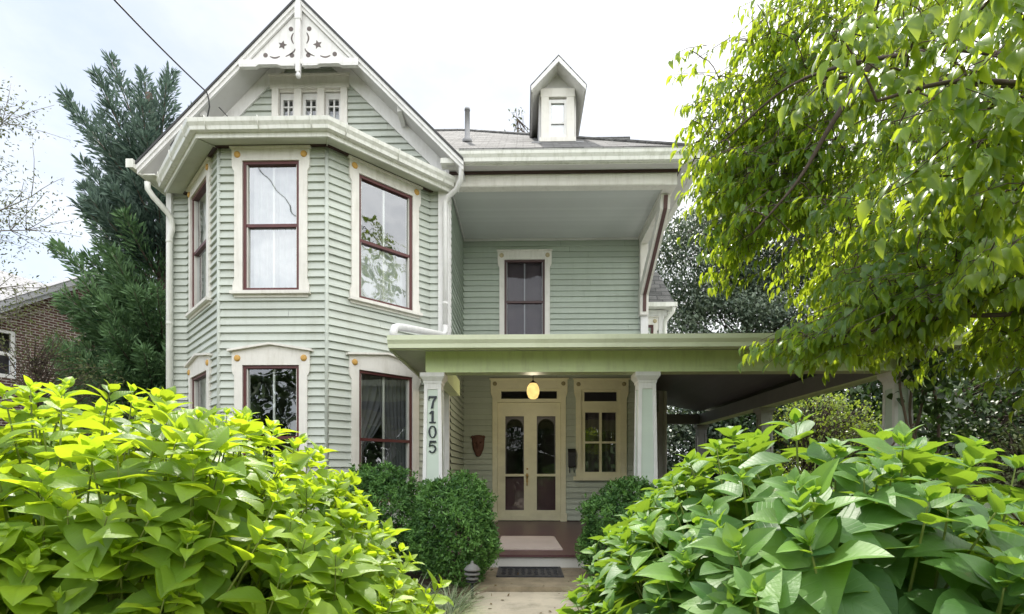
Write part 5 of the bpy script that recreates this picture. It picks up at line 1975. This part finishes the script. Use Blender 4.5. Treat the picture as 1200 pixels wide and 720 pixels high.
# spreading dogwood, right foreground: trunk just outside the picture
dg = empty('dogwood_tree', (4.6, 3.2, -0.02), 'spreading dogwood with drooping backlit leaves reaching in from the right', 'tree')
s = MB()
sam = limb(s, [(4.6, 3.2, -0.05), (4.55, 3.2, 0.8), (4.35, 3.25, 1.6), (4.25, 3.3, 2.2), (4.1, 3.5, 3.2), (3.9, 3.7, 4.2), (3.7, 3.9, 5.4), (3.6, 4.0, 6.6)], 0.15, 0.03, 10)
sam = sam[12:]
lim = [
    [(4.3, 3.28, 1.9), (3.75, 3.45, 2.28), (3.2, 3.55, 2.22), (2.75, 3.55, 2.20), (2.2, 3.6, 2.10), (1.75, 3.65, 2.02)],
    [(4.15, 3.4, 2.8), (3.4, 3.2, 3.35), (2.85, 3.3, 3.75), (2.35, 3.6, 3.95), (1.95, 3.9, 4.0), (1.6, 4.2, 3.8)],
    [(2.35, 3.6, 3.95), (2.15, 3.75, 3.6), (2.0, 3.9, 3.3), (1.75, 4.1, 3.0)],
    [(4.0, 3.6, 3.7), (3.3, 4.3, 4.3), (2.5, 4.8, 4.7), (1.9, 5.0, 4.6), (1.6, 5.1, 4.1)],
    [(4.2, 3.35, 2.4), (3.4, 2.8, 2.75), (2.6, 2.5, 2.9), (1.9, 2.3, 2.85), (1.45, 2.2, 2.7)],
    [(4.25, 3.3, 2.1), (3.6, 2.7, 2.3), (2.9, 2.4, 2.35), (2.2, 2.3, 2.25)],
    [(4.1, 3.5, 3.2), (4.6, 4.5, 3.4), (4.6, 5.4, 3.3), (4.2, 5.9, 3.0)],
    [(3.9, 3.8, 4.3), (4.3, 4.8, 4.8), (4.0, 5.5, 5.2), (3.6, 5.9, 5.4)],
    [(4.25, 3.35, 2.3), (5.2, 4.2, 3.0), (6.0, 5.2, 3.2)],
    [(3.75, 3.9, 5.0), (3.0, 3.9, 5.5), (2.4, 4.1, 5.6)],
]
for lp in lim:
    sam = sam + limb(s, lp, 0.026, 0.006, 7)
LOB = [
    # upper left drooping lobe
    (2.00, 4.7, 4.35, 0.62, 0.7, 0.80, 150, 0.2), (2.15, 4.5, 3.75, 0.5, 0.5, 0.5, 110, 0.1), (1.80, 4.4, 3.40, 0.36, 0.4, 0.45, 70, 0.1), (2.75, 4.6, 5.2, 0.75, 0.8, 0.75, 130, 0.2), (2.35, 4.6, 3.95, 0.5, 0.6, 0.8, 90, 0.1),
    (1.84, 4.6, 2.98, 0.20, 0.3, 0.26, 16, 0.0), (3.25, 4.9, 3.0, 0.5, 0.6, 0.6, 80, 0.1), (4.2, 6.0, 6.8, 1.2, 1.0, 1.3, 120, 0.2), (5.6, 5.6, 7.2, 1.3, 1.0, 1.5, 120, 0.2), (3.3, 5.4, 3.5, 0.8, 0.7, 0.9, 120, 0.2),
    # right mass, layered
    (2.75, 3.9, 3.1, 0.75, 0.8, 0.75, 150, 0.2), (3.3, 3.9, 4.2, 0.8, 0.9, 0.8, 110, 0.2), (3.5, 3.6, 3.0, 0.7, 0.8, 0.7, 110, 0.2),
    (2.55, 3.6, 2.34, 0.60, 0.5, 0.26, 85, 0.0), (1.98, 3.65, 2.10, 0.36, 0.35, 0.16, 44, 0.0),
    (4.3, 5.3, 3.0, 0.9, 0.8, 0.85, 130, 0.2), (4.1, 5.5, 4.3, 1.0, 0.9, 0.9, 110, 0.2), (5.6, 5.2, 3.4, 1.1, 1.0, 1.0, 110, 0.2),
    (3.6, 4.5, 5.9, 1.1, 1.0, 1.1, 120, 0.3), (4.9, 4.4, 5.2, 1.0, 1.0, 1.2, 90, 0.3), (3.4, 5.2, 2.55, 0.8, 0.6, 0.3, 70, 0.1),
    (3.7, 3.7, 2.15, 0.7, 0.5, 0.35, 70, 0.1), (4.4, 4.2, 2.3, 0.8, 0.6, 0.5, 80, 0.1), (3.1, 3.3, 2.6, 0.6, 0.5, 0.4, 70, 0.1), (3.3, 2.9, 3.3, 0.6, 0.5, 0.5, 60, 0.1),
    (2.3, 4.4, 4.6, 0.55, 0.5, 0.5, 40, 0.0), (1.85, 4.5, 3.9, 0.35, 0.4, 0.4, 40, 0.0),
    # near layer over the camera
    (2.15, 2.35, 2.55, 0.55, 0.35, 0.33, 62, 0.1), (1.75, 2.2, 2.95, 0.5, 0.35, 0.32, 44, 0.1), (2.65, 2.6, 2.2, 0.5, 0.4, 0.25, 40, 0.0),
]
C = cluster_points(LOB)
C = C[RNG.random(len(C)) > 0.10]
# twigs divide outward: each cluster hangs from the nearest limb or cluster already carried
limb_pts = np.array(sam)
d0 = np.min(np.linalg.norm(C[:, None, :] - limb_pts[None], axis=2), axis=1)
order = np.argsort(d0)
nodes_ = np.concatenate([limb_pts, C[order]])
for i_, ci in enumerate(order):
    have = nodes_[:len(limb_pts) + i_]
    dd = np.linalg.norm(have - C[ci], axis=1)
    twig_mesh(s, tuple(have[int(np.argmin(dd))]), tuple(C[ci]), 0.0055 if d0[ci] < 0.3 else 0.0042, 0.003, 0.02, 4, 3)
P, D, N, L, Wd, Ti = [], [], [], [], [], []
for c in C:
    ax = c - np.array([4.3, 3.45, c[2] + 0.9 + RNG.normal(0, 0.4)])
    ax = ax / np.linalg.norm(ax) + RNG.normal(0, 0.28, 3) + np.array([-0.15, -0.1, -0.18])
    ax /= np.linalg.norm(ax)
    sd_ = np.cross(ax, [0, 0, 1.0])
    sd_ /= np.linalg.norm(sd_) + 1e-6
    ln = RNG.uniform(0.25, 0.50)
    a_, b_ = c - ax * ln * 0.5, c + ax * ln * 0.5
    twig_mesh(s, tuple(a_), tuple(b_), 0.0035, 0.0015, 0.02, 3, 2)
    t0 = RNG.normal(0.5, 0.26)
    m = int(RNG.integers(12, 18))
    for k in range(m):
        u = (k + RNG.random()) / m
        sg = 1 if k % 2 else -1
        P.append(a_ + (b_ - a_) * u + RNG.normal(0, 0.018, 3))
        dv = ax * RNG.uniform(0.3, 0.8) + sd_ * sg * RNG.uniform(0.2, 0.9) * (1.1 - 0.6 * u) + np.array([0, 0, -RNG.uniform(0.25, 0.9)])
        D.append(dv)
        N.append(np.array([0, 0, 1.0]) + 0.5 * ax + RNG.normal(0, 0.25, 3))
        l_ = RNG.uniform(0.065, 0.125)
        L.append(l_)
        Wd.append(l_ * RNG.uniform(0.44, 0.56))
        Ti.append(t0 + RNG.normal(0, 0.14))
s.build('trunk', BARK, dg)
leaves('crown', P, D, N, L, Wd, np.array(Ti), F_DOG, dg, 5, 2, 'ovate', 0.45, 0.30)

# conifer left of the house: long upswept plumes
cf = empty('conifer_tree', (-9.6, 14.2, -0.02), 'tall blue green conifer with feathery upswept plumes left of the house', 'tree')
s = MB()
sam = limb(s, [(-9.6, 14.2, -0.05), (-9.7, 14.2, 3), (-9.75, 14.2, 6.5), (-9.9, 14.2, 9.5), (-10.2, 14.2, 11.5)], 0.32, 0.08, 9)
P, D, N, L, Wd, Ti, Bl = [], [], [], [], [], [], []


def plume(a, b, droopy, dens, blue):
    """branch from a to b dressed with flat sprays that point along it"""
    a, b = np.array(a), np.array(b)
    ax = (b - a)
    ln = np.linalg.norm(ax)
    ax /= ln
    side = np.cross(ax, [0.2, 1.0, 0.1])
    side /= np.linalg.norm(side)
    oth = np.cross(ax, side)
    pts_ = []
    for i in range(7):
        u = i / 6
        pts_.append(a + (b - a) * u + np.array([0, 0, -droopy * math.sin(PI * u) * ln]))
    s.tube([tuple(p) for p in pts_], [0.035 * (1 - i / 6) + 0.006 for i in range(7)], 5)
    n = int(ln * dens)
    for _ in range(n):
        u = 0.12 + 0.88 * RNG.random() ** 0.8
        p = a + (b - a) * u + np.array([0, 0, -droopy * math.sin(PI * u) * ln])
        ang = RNG.random() * 2 * PI
        r = math.cos(ang) * side + math.sin(ang) * oth
        wdt = 0.60 * (1 - u) + 0.10
        p = p + r * RNG.random() * wdt
        dv = ax * 1.0 + r * RNG.uniform(0.3, 1.5) + np.array([0, 0, 0.15]) + RNG.normal(0, 0.12, 3)
        P.append(p)
        D.append(dv)
        N.append(r * 0.4 + np.array([0, -0.7, 0.6]) + RNG.normal(0, 0.4, 3))
        l_ = RNG.uniform(0.12, 0.32)
        L.append(l_)
        Wd.append(l_ * RNG.uniform(0.15, 0.26))
        Ti.append(RNG.normal(0.2 + 0.55 * u, 0.30))
        Bl.append(blue)


def plume_at(z0, az, reach, rise, droopy=0.06, dens=230):
    k = min(1, z0 / 11.5)
    tx = -9.6 - 0.6 * k ** 2
    a = (tx, 14.2, z0)
    b = (tx + reach * math.cos(az), 14.2 + reach * math.sin(az), z0 + rise)
    plume(a, b, droopy, dens, z0 > 6.5)


for (az, z0, re, ri) in ((3.0, 8.3, 1.9, 2.8), (3.3, 9.6, 1.1, 2.7), (2.6, 10.0, 0.6, 2.3), (0.4, 9.8, 0.4, 2.4), (0.2, 9.0, 1.0, 2.1), (5.6, 9.2, 0.8, 2.2),
                         (3.2, 7.2, 2.1, 2.4), (3.0, 6.2, 2.4, 2.2), (3.3, 5.2, 2.7, 2.0), (2.9, 4.4, 2.8, 1.6), (3.4, 8.4, 2.2, 2.7), (4.2, 8.6, 1.4, 2.5), (5.0, 8.4, 1.2, 2.2), (5.9, 8.4, 1.4, 2.0)):
    plume_at(z0, az, re, ri)
for k in range(105):
    z0 = RNG.uniform(0.5, 9.2)
    az = RNG.uniform(2.2, 6.6)
    re = (2.7 - 0.16 * z0) * RNG.uniform(0.65, 1.1)
    plume_at(z0, az, re, re * RNG.uniform(0.45, 1.0), 0.08, 230)
for k in range(46):
    z0 = RNG.uniform(0.3, 3.6)
    plume_at(z0, RNG.uniform(2.6, 6.4), RNG.uniform(1.6, 2.7), RNG.uniform(0.6, 1.4), 0.08, 230)
s.build('trunk', BARK, cf)
Bl = np.array(Bl)
P, D, N, L, Wd, Ti = map(np.array, (P, D, N, L, Wd, Ti))
for msk, m_ in ((Bl, F_CON_BLUE), (~Bl, F_CON)):
    leaves('crown', P[msk], D[msk], N[msk], L[msk], Wd[msk], Ti[msk], m_, cf, 2, 2, 'lance', 0.3, 0.1)

# sparse tree at the far left
sp = empty('sparse_tree', (-11.2, 8.6, -0.02), 'thin sparse tree with grey twigs against the white sky at the left edge', 'tree')
s = MB()
sam = limb(s, [(-11.2, 8.6, -0.05), (-11.1, 8.6, 2.0), (-10.9, 8.6, 4.0), (-10.6, 8.6, 6.0), (-10.3, 8.6, 7.2)], 0.10, 0.02, 7)
tips = []
for st_, en in (((-10.9, 8.6, 4.0), (-8.15, 8.6, 5.75)), ((-10.8, 8.6, 4.6), (-7.95, 8.5, 5.15)), ((-10.6, 8.6, 5.2), (-8.55, 8.5, 6.9)), ((-10.9, 8.6, 3.4), (-8.2, 8.5, 4.25)),
                ((-10.7, 8.6, 4.9), (-8.8, 8.4, 6.2)), ((-10.9, 8.6, 3.0), (-8.2, 8.4, 3.7)), ((-10.5, 8.6, 6.0), (-8.9, 8.5, 7.5))):
    a, b = np.array(st_), np.array(en)
    mid = (a + b) / 2 + np.array([0, 0, 0.22])
    q = limb(s, [tuple(a), tuple(mid), tuple(b)], 0.028, 0.006, 5)
    for _ in range(34):
        i = RNG.integers(2, len(q))
        c = np.array(q[i])
        t_ = c + np.array([RNG.uniform(-0.1, 0.7), RNG.normal(0, 0.3), RNG.normal(0.1, 0.30)])
        twig_mesh(s, tuple(c), tuple(t_), 0.006, 0.003, 0, 4, 3)
        tips.append(t_)
        tips.append((t_ + c) / 2)
s.build('trunk', paint('grey_bark', (0.22, 0.20, 0.18), 0.9, 0.2), sp)
crown('crown', np.array(tips), 12, 0.13, 0.062, 0.026, F_SPARSE, sp, 0.2, None, 0.5, 0.3, 2, 2)

tree('small_tree', 'loose yellow green small tree in front of the red brick house', 'tree', (-9.6, 10.4, -0.02),
     [(-9.6, 10.4, -0.05), (-9.6, 10.4, 1.5), (-9.7, 10.4, 2.6), (-9.8, 10.4, 3.4)], [],
     [(-9.6, 10.3, 3.75, 0.9, 0.6, 0.42, 46, 0.2), (-9.0, 10.2, 3.2, 0.8, 0.5, 0.35, 34, 0.2), (-8.3, 10.2, 2.9, 0.5, 0.4, 0.45, 26, 0.1), (-10.2, 10.2, 2.7, 0.7, 0.5, 0.7, 34, 0.2)],
     8, 0.13, 0.062, 0.032, F_SPARSE, tr=(0.05, 0.02), br=(0.010, 0.004), tint=(0.8, 0.2))
tree('garden_shrub', 'grey green twiggy shrub below the conifer against the brick wall', 'shrub', (-7.6, 10.6, -0.02),
     [(-7.6, 10.6, -0.05), (-7.6, 10.6, 0.8), (-7.6, 10.6, 1.6)], [],
     [(-7.7, 10.5, 2.1, 0.9, 0.7, 0.75, 90, 0.2), (-8.6, 10.5, 1.8, 0.7, 0.6, 0.9, 60, 0.2), (-6.8, 10.6, 1.6, 0.6, 0.5, 0.9, 60, 0.2)],
     8, 0.12, 0.06, 0.034, F_DARK, tr=(0.06, 0.03), br=(0.012, 0.005), tint=(0.75, 0.3))

# dark evergreens behind the house on the right
tree('evergreen_tree', 'big dark evergreen tree behind the house between roof brace and dogwood', 'tree', (8.0, 19.5, -0.02),
     [(8.0, 19.5, -0.05), (8.0, 19.5, 3), (8.1, 19.5, 6), (8.2, 19.5, 10.2)], [],
     [(6.2, 18.6, 8.3, 1.7, 1.4, 2.0, 200, 0.45), (8.6, 18.6, 9.4, 2.1, 1.6, 2.1, 240, 0.45), (9.8, 18.6, 6.8, 2.2, 1.6, 2.3, 240, 0.45), (7.0, 18.2, 5.6, 2.3, 1.5, 2.3, 260, 0.45), (11.2, 19.0, 9.6, 1.8, 1.4, 2.2, 140, 0.45), (12.4, 19.2, 6.6, 1.8, 1.4, 2.4, 140, 0.45), (8.0, 18.2, 3.0, 3.0, 1.5, 2.0, 200, 0.45)],
     52, 0.32, 0.15, 0.085, F_MAG, tr=(0.30, 0.1), br=(0.04, 0.01), tint=(0.45, 0.3), twig_every=14)
tree('evergreen_tree', 'dark evergreen beyond the porch end, low behind the far columns', 'tree', (6.6, 17.0, -0.02),
     [(6.6, 17.0, -0.05), (6.6, 17.0, 1.5), (6.6, 17.0, 3.2)], [],
     [(5.2, 17.0, 1.9, 1.3, 1.0, 1.7, 110, 0.4), (7.2, 17.0, 2.6, 1.6, 1.1, 2.0, 150, 0.4), (3.4, 17.4, 1.5, 1.3, 1.0, 1.6, 80, 0.4)],
     46, 0.30, 0.17, 0.10, F_MAG, tr=(0.16, 0.06), br=(0.03, 0.01), tint=(0.35, 0.3), twig_every=10)
tree('sunlit_shrub', 'sunlit yellow green shrub seen under the porch roof beside the corner column', 'shrub', (6.0, 11.2, -0.02),
     [(6.0, 11.2, -0.05), (6.0, 11.2, 1.0), (6.1, 11.2, 2.0)], [],
     [(6.0, 11.0, 2.25, 0.85, 0.7, 0.62, 130, 0.3), (6.9, 11.2, 2.1, 0.7, 0.7, 0.6, 80, 0.3), (5.8, 11.2, 1.3, 0.9, 0.6, 0.6, 70, 0.2)],
     11, 0.13, 0.075, 0.045, F_BRIGHT, tr=(0.07, 0.03), br=(0.014, 0.005), tint=(0.7, 0.3))
tree('dark_shrub', 'dense dark shrub behind the corner column under the dogwood', 'shrub', (6.6, 8.2, -0.02),
     [(6.6, 8.2, -0.05), (6.6, 8.2, 1.2), (6.6, 8.2, 2.4)], [],
     [(6.2, 8.0, 1.2, 0.7, 0.7, 1.2, 100, 0.3), (7.2, 7.8, 2.1, 1.2, 0.9, 1.2, 170, 0.3), (8.8, 7.9, 2.4, 1.3, 1.0, 1.4, 150, 0.3), (6.6, 7.6, 0.6, 1.6, 0.7, 0.7, 90, 0.3)],
     20, 0.20, 0.12, 0.075, F_DARK, tr=(0.10, 0.04), br=(0.02, 0.006), tint=(0.35, 0.3), twig_every=6)
tree('pale_shrub', 'pale green shrub with small cream edged leaves at the right edge', 'shrub', (4.7, 4.9, -0.02),
     [(4.7, 4.9, -0.05), (4.7, 4.9, 0.5), (4.65, 4.9, 1.0)], [],
     [(4.55, 4.7, 1.25, 0.75, 0.5, 0.38, 110, 0.2), (5.0, 4.6, 1.5, 0.6, 0.5, 0.40, 80, 0.2), (4.2, 4.6, 0.8, 0.6, 0.5, 0.45, 70, 0.2), (5.0, 4.5, 0.8, 0.7, 0.5, 0.6, 80, 0.2)],
     11, 0.09, 0.058, 0.030, F_PALE, tr=(0.05, 0.02), br=(0.010, 0.004), tint=(0.6, 0.3), droop=0.1)
# backdrop trees that close the garden on the right
for lab, x, y, h, w, m_, ti in (('dark broad tree at the back of the garden behind the porch end', 3.5, 22.0, 6.5, 3.4, F_DARK, 0.35),
                                ('dark wide tree behind the sunlit shrub under the porch roof', 9.5, 15.5, 4.6, 2.8, F_DARK, 0.35),
                                ('tall sunlit tree standing beyond the dogwood at the right edge', 14.5, 13.5, 7.5, 3.2, F_BRIGHT, 0.55),
                                ('shaded leafy tree filling the gap right of the evergreen', 12.4, 15.5, 5.5, 2.6, F_DARK, 0.5),
                                ('low shaded thicket tree behind the pale shrub', 10.2, 9.6, 3.2, 2.2, F_DARK, 0.4)):
    tree('garden_tree', lab, 'tree', (x, y, -0.02), [(x, y, -0.05), (x, y, h * 0.4), (x, y, h * 0.8)], [],
         [(x, y, h * 0.68, w, w * 0.8, h * 0.38, 260, 0.45), (x - w * 0.4, y - 0.6, h * 0.33, w, w * 0.7, h * 0.33, 170, 0.4)],
         24, 0.32, 0.20, 0.12, m_, tr=(0.16, 0.06), br=(0.03, 0.01), tint=(ti, 0.3), twig_every=12)
# sprig over the roof
tree('far_tree', 'tip of a distant tree peeping over the roof left of the dormer', 'tree', (-0.3, 21.0, -0.02),
     [(-0.3, 21.0, -0.05), (-0.3, 21.0, 7), (-0.25, 21.0, 12.5), (-0.2, 21.0, 15.2)], [],
     [(-0.25, 21.0, 15.0, 0.45, 0.4, 0.75, 16, 0.1), (0.2, 21.0, 14.4, 0.5, 0.4, 0.4, 14, 0.1), (-0.3, 21, 12.2, 0.9, 0.9, 1.4, 50, 0.4)],
     5, 0.13, 0.17, 0.08, F_SPARSE, tr=(0.18, 0.02), br=(0.02, 0.008), tint=(0.5, 0.3))

# trees across the street, seen as reflections in the bay windows
C = cluster_points([(-14, -15, 3.6, 4.5, 2, 3.8, 150, 0.5), (-7, -16, 2.4, 4, 2, 2.6, 150, 0.5), (0, -16, 2.2, 4, 2, 2.4, 150, 0.5), (7, -15, 2.4, 4, 2, 2.6, 150, 0.5), (14, -12, 4.2, 4, 3, 4.4, 200, 0.5), (17, -4, 4.5, 3, 4, 4.6, 200, 0.5), (18, 3.5, 2.4, 2, 5, 2.8, 240, 0.3), (-10, -14, 1.2, 9, 1.5, 1.6, 260, 0.3), (8, -14, 1.2, 9, 1.5, 1.6, 260, 0.3), (-19, -9, 3.6, 3, 4, 3.8, 150, 0.5)])
bl = crown('street_tree_belt', C, 16, 0.5, 0.6, 0.38, F_DARK, None, 0.4, None, 0.45, 0.25, 2, 2)
tag(bl, 'belt of dark street trees reflected in the lower bay windows', None, kind='stuff')

# ================================================================== NEIGHBOUR
nb = empty('brick_house', (-15.5, 15.5, 0.0), 'dark red brick neighbour house with grey roof behind the conifer', 'house')
# gable wall facing us, receding to the right
A = Vector((-15.0, 11.6))
dirv = Vector((0.40, 1.0)).normalized()
NF = frame(A.x, A.y, dirv.x, dirv.y)


s = MB(NF)
W0 = 7.4
wn_ = (1.55, 2.85, 3.75, 5.05)
PK = 4.95
topz = lambda a: 7.30 - 0.68 * abs(a - PK)
aa = [0.0, wn_[0], wn_[1], W0]
s.poly([(0, 0, 0), (wn_[0], 0, 0), (wn_[0], 0, topz(wn_[0])), (0, 0, topz(0))])
s.poly([(wn_[1], 0, 0), (W0, 0, 0), (W0, 0, topz(W0)), (PK, 0, topz(PK)), (wn_[1], 0, topz(wn_[1]))])
s.poly([(wn_[0], 0, 0), (wn_[1], 0, 0), (wn_[1], 0, wn_[2]), (wn_[0], 0, wn_[2])])
s.poly([(wn_[0], 0, wn_[3]), (wn_[1], 0, wn_[3]), (wn_[1], 0, topz(wn_[1])), (wn_[0], 0, topz(wn_[0]))])
s.poly([(W0, 0, 0), (W0, -8, 0), (W0, -8, topz(W0)), (W0, 0, topz(W0))])
s.build('brick_wall', BRICK, nb, uv=True)
s = MB(NF)
for k in range(14):                                       # soldier course over the window
    a = wn_[0] - 0.2 + k * 0.098
    s.box(a, a + 0.085, -0.05, 0.018, wn_[3], wn_[3] + 0.21)
s.build('lintel', BRICK, nb, uv=True)
s = MB(NF)
a0, a1, z0, z1 = wn_
s.box(a0, a0 + 0.09, -0.10, -0.02, z0, z1)
s.box(a1 - 0.09, a1, -0.10, -0.02, z0, z1)
s.box(a0 + .09, a1 - .09, -0.10, -0.02, z1 - 0.09, z1)
s.box(a0 + .09, a1 - .09, -0.10, -0.02, z0, z0 + 0.1)
s.box(a0 + .09, a1 - .09, -0.10, -0.025, (z0 + z1) / 2 - 0.05, (z0 + z1) / 2 + 0.05)
NW = s.build('window', WHITE, nb)
s = MB(NF)
s.poly([(a0, -0.07, z0), (a1, -0.07, z0), (a1, -0.07, z1), (a0, -0.07, z1)])
s.build('glass', GLASS_DK, NW)
s = MB(NF)
s.box(a0 - 0.1, a1 + 0.1, -0.6, -0.55, z0 - 0.1, z1 + 0.1)
s.build('backing_board', INNER, nb)
GE = paint('grey_eave', (0.42, 0.42, 0.45), 0.5, 0.08)
s = MB(NF)
for ae in (-0.6, W0 + 0.5):
    def quad(o, zoff):
        return [(ae, o, topz(ae) + zoff), (PK, o, topz(PK) + zoff)]
    lo_a, hi_a = quad(0.40, -0.16), quad(0.40, 0.15)
    lo_b, hi_b = quad(0.44, -0.16), quad(0.44, 0.15)
    s.prism([lo_a[0], lo_a[1], hi_a[1], hi_a[0]], [lo_b[0], lo_b[1], hi_b[1], hi_b[0]])
    s.prism([quad(0.441, -0.02)[0], quad(0.441, -0.02)[1], hi_a[1], hi_a[0]], [quad(0.52, -0.02)[0], quad(0.52, -0.02)[1], quad(0.52, 0.15)[1], quad(0.52, 0.15)[0]])
    s.poly([(ae, 0.0, topz(ae) - 0.10), (PK, 0.0, topz(PK) - 0.10), (PK, 0.40, topz(PK) - 0.10), (ae, 0.40, topz(ae) - 0.10)])
s.build('rake', GE, nb)
s = MB(NF)
for ae in (-0.6, W0 + 0.5):
    s.poly([(ae, 0.54, topz(ae) + .165), (PK, 0.54, topz(PK) + .165), (PK, -9, topz(PK) + .165), (ae, -9, topz(ae) + .165)])
# higher main roof behind
s.prism([(-2.0, -3.0, 6.2), (7.0, -3.0, 6.2), (6.4, -5.2, 8.1), (-2.0, -5.2, 8.5)], [(-2.0, -3.0, 6.0), (7.0, -3.0, 6.0), (6.4, -8.2, 6.0), (-2.0, -8.2, 6.0)])
s.build('roof', bricks('neighbour_shingles', (0.42, 0.42, 0.44), (0.34, 0.34, 0.36), (0.2, 0.2, 0.2), 0.3, 0.14, 0.01), nb, uv=True)

# ================================================================== LIGHT, SKY, CAMERA
SUN_EL, SUN_AZ = math.radians(58), math.radians(-14)      # azimuth from straight behind the house (+y) towards +x
sd = bpy.data.lights.new('sun', 'SUN')
sd.energy = 3.9
sd.angle = math.radians(1.0)
sd.color = (1.0, 0.95, 0.86)
so = bpy.data.objects.new('sun', sd)
COL.objects.link(so)
tow = Vector((math.sin(SUN_AZ) * math.cos(SUN_EL), math.cos(SUN_AZ) * math.cos(SUN_EL), math.sin(SUN_EL)))
so.rotation_euler = tow.to_track_quat('Z', 'Y').to_euler()
so.location = tow * 40

w = bpy.data.worlds.new('World')
SC.world = w
w.use_nodes = True
nt = w.node_tree
for n in list(nt.nodes):
    nt.nodes.remove(n)
L_ = nt.links
wo = nd(nt, 'ShaderNodeOutputWorld')
bg = nd(nt, 'ShaderNodeBackground')
bg.inputs['Strength'].default_value = 0.13
sky = nd(nt, 'ShaderNodeTexSky', sky_type='NISHITA')
sky.sun_disc = False
sky.sun_elevation = SUN_EL
sky.sun_rotation = SUN_AZ
sky.air_density = 1.0
sky.dust_density = 0.5
tc = nd(nt, 'ShaderNodeTexCoord')
mp = nd(nt, 'ShaderNodeMapping')
mp.inputs['Scale'].default_value = (1.0, 1.0, 1.9)
L_.new(tc.outputs['Generated'], mp.inputs['Vector'])
nz1 = nd(nt, 'ShaderNodeTexNoise', i_Scale=1.6, i_Detail=7.0, i_Roughness=0.55)
L_.new(mp.outputs[0], nz1.inputs['Vector'])
sep = nd(nt, 'ShaderNodeSeparateXYZ')
L_.new(tc.outputs['Generated'], sep.inputs[0])
mul = nd(nt, 'ShaderNodeMath', operation='MULTIPLY_ADD')     # thinner cloud to the left, denser to the right
mul.inputs[1].default_value = 0.22
L_.new(sep.outputs[0], mul.inputs[0])
L_.new(nz1.outputs['Fac'], mul.inputs[2])
cr = ramp(nt, [(0.28, (0.52, 0.52, 0.52)), (0.60, (1, 1, 1))])
L_.new(mul.outputs[0], cr.inputs[0])
mx = nd(nt, 'ShaderNodeMixRGB')
# cloud: unseen street side brightened to light the facade, greyer behind the house
yx = nd(nt, 'ShaderNodeMath', operation='MULTIPLY_ADD')
yx.inputs[1].default_value = -0.5
L_.new(sep.outputs[0], yx.inputs[0])
L_.new(sep.outputs[1], yx.inputs[2])
yr = nd(nt, 'ShaderNodeMapRange')
yr.inputs['From Min'].default_value = 0.92
yr.inputs['From Max'].default_value = -0.6
L_.new(yx.outputs[0], yr.inputs['Value'])
cc = nd(nt, 'ShaderNodeMixRGB')
cc.inputs[1].default_value = (5.4, 5.5, 5.6, 1)
cc.inputs[2].default_value = (14.5, 14.5, 14.3, 1)
L_.new(yr.outputs[0], cc.inputs[0])
nz2 = nd(nt, 'ShaderNodeTexNoise', i_Scale=3.2, i_Detail=8.0, i_Roughness=0.6)
L_.new(mp.outputs[0], nz2.inputs['Vector'])
cm = ramp(nt, [(0.32, (0.80, 0.81, 0.83)), (0.66, (1.0, 1.0, 1.0))])
L_.new(nz2.outputs['Fac'], cm.inputs[0])
cmx = nd(nt, 'ShaderNodeMixRGB', blend_type='MULTIPLY')
cmx.inputs[0].default_value = 1.0
L_.new(cc.outputs[0], cmx.inputs[1])
L_.new(cm.outputs[0], cmx.inputs[2])
L_.new(cmx.outputs[0], mx.inputs[2])
L_.new(cr.outputs[0], mx.inputs[0])
L_.new(sky.outputs[0], mx.inputs[1])
L_.new(mx.outputs[0], bg.inputs[0])
L_.new(bg.outputs[0], wo.inputs[0])

cd = bpy.data.cameras.new('camera')
cd.sensor_width = 36.0
cd.lens = 36.0 * 620 / 1200
cd.shift_y = (554 - 360) / 1200
cd.clip_start = 0.05
cd.clip_end = 1000
co = bpy.data.objects.new('camera', cd)
COL.objects.link(co)
co.location = (0, 0, 1.177)
co.rotation_euler = (PI / 2, 0, math.atan(13 / 620))
SC.camera = co

SC.render.engine = 'CYCLES'
SC.cycles.use_denoising = True
SC.cycles.max_bounces = 8
SC.cycles.diffuse_bounces = 4
SC.cycles.glossy_bounces = 3
SC.cycles.transmission_bounces = 5
SC.cycles.transparent_max_bounces = 8
SC.cycles.sample_clamp_indirect = 8.0
SC.cycles.caustics_reflective = False
SC.cycles.caustics_refractive = False
SC.view_settings.view_transform = 'Standard'
SC.view_settings.look = 'None'
SC.view_settings.gamma = 1.0
SC.view_settings.exposure = 0.76
SC.render.film_transparent = False
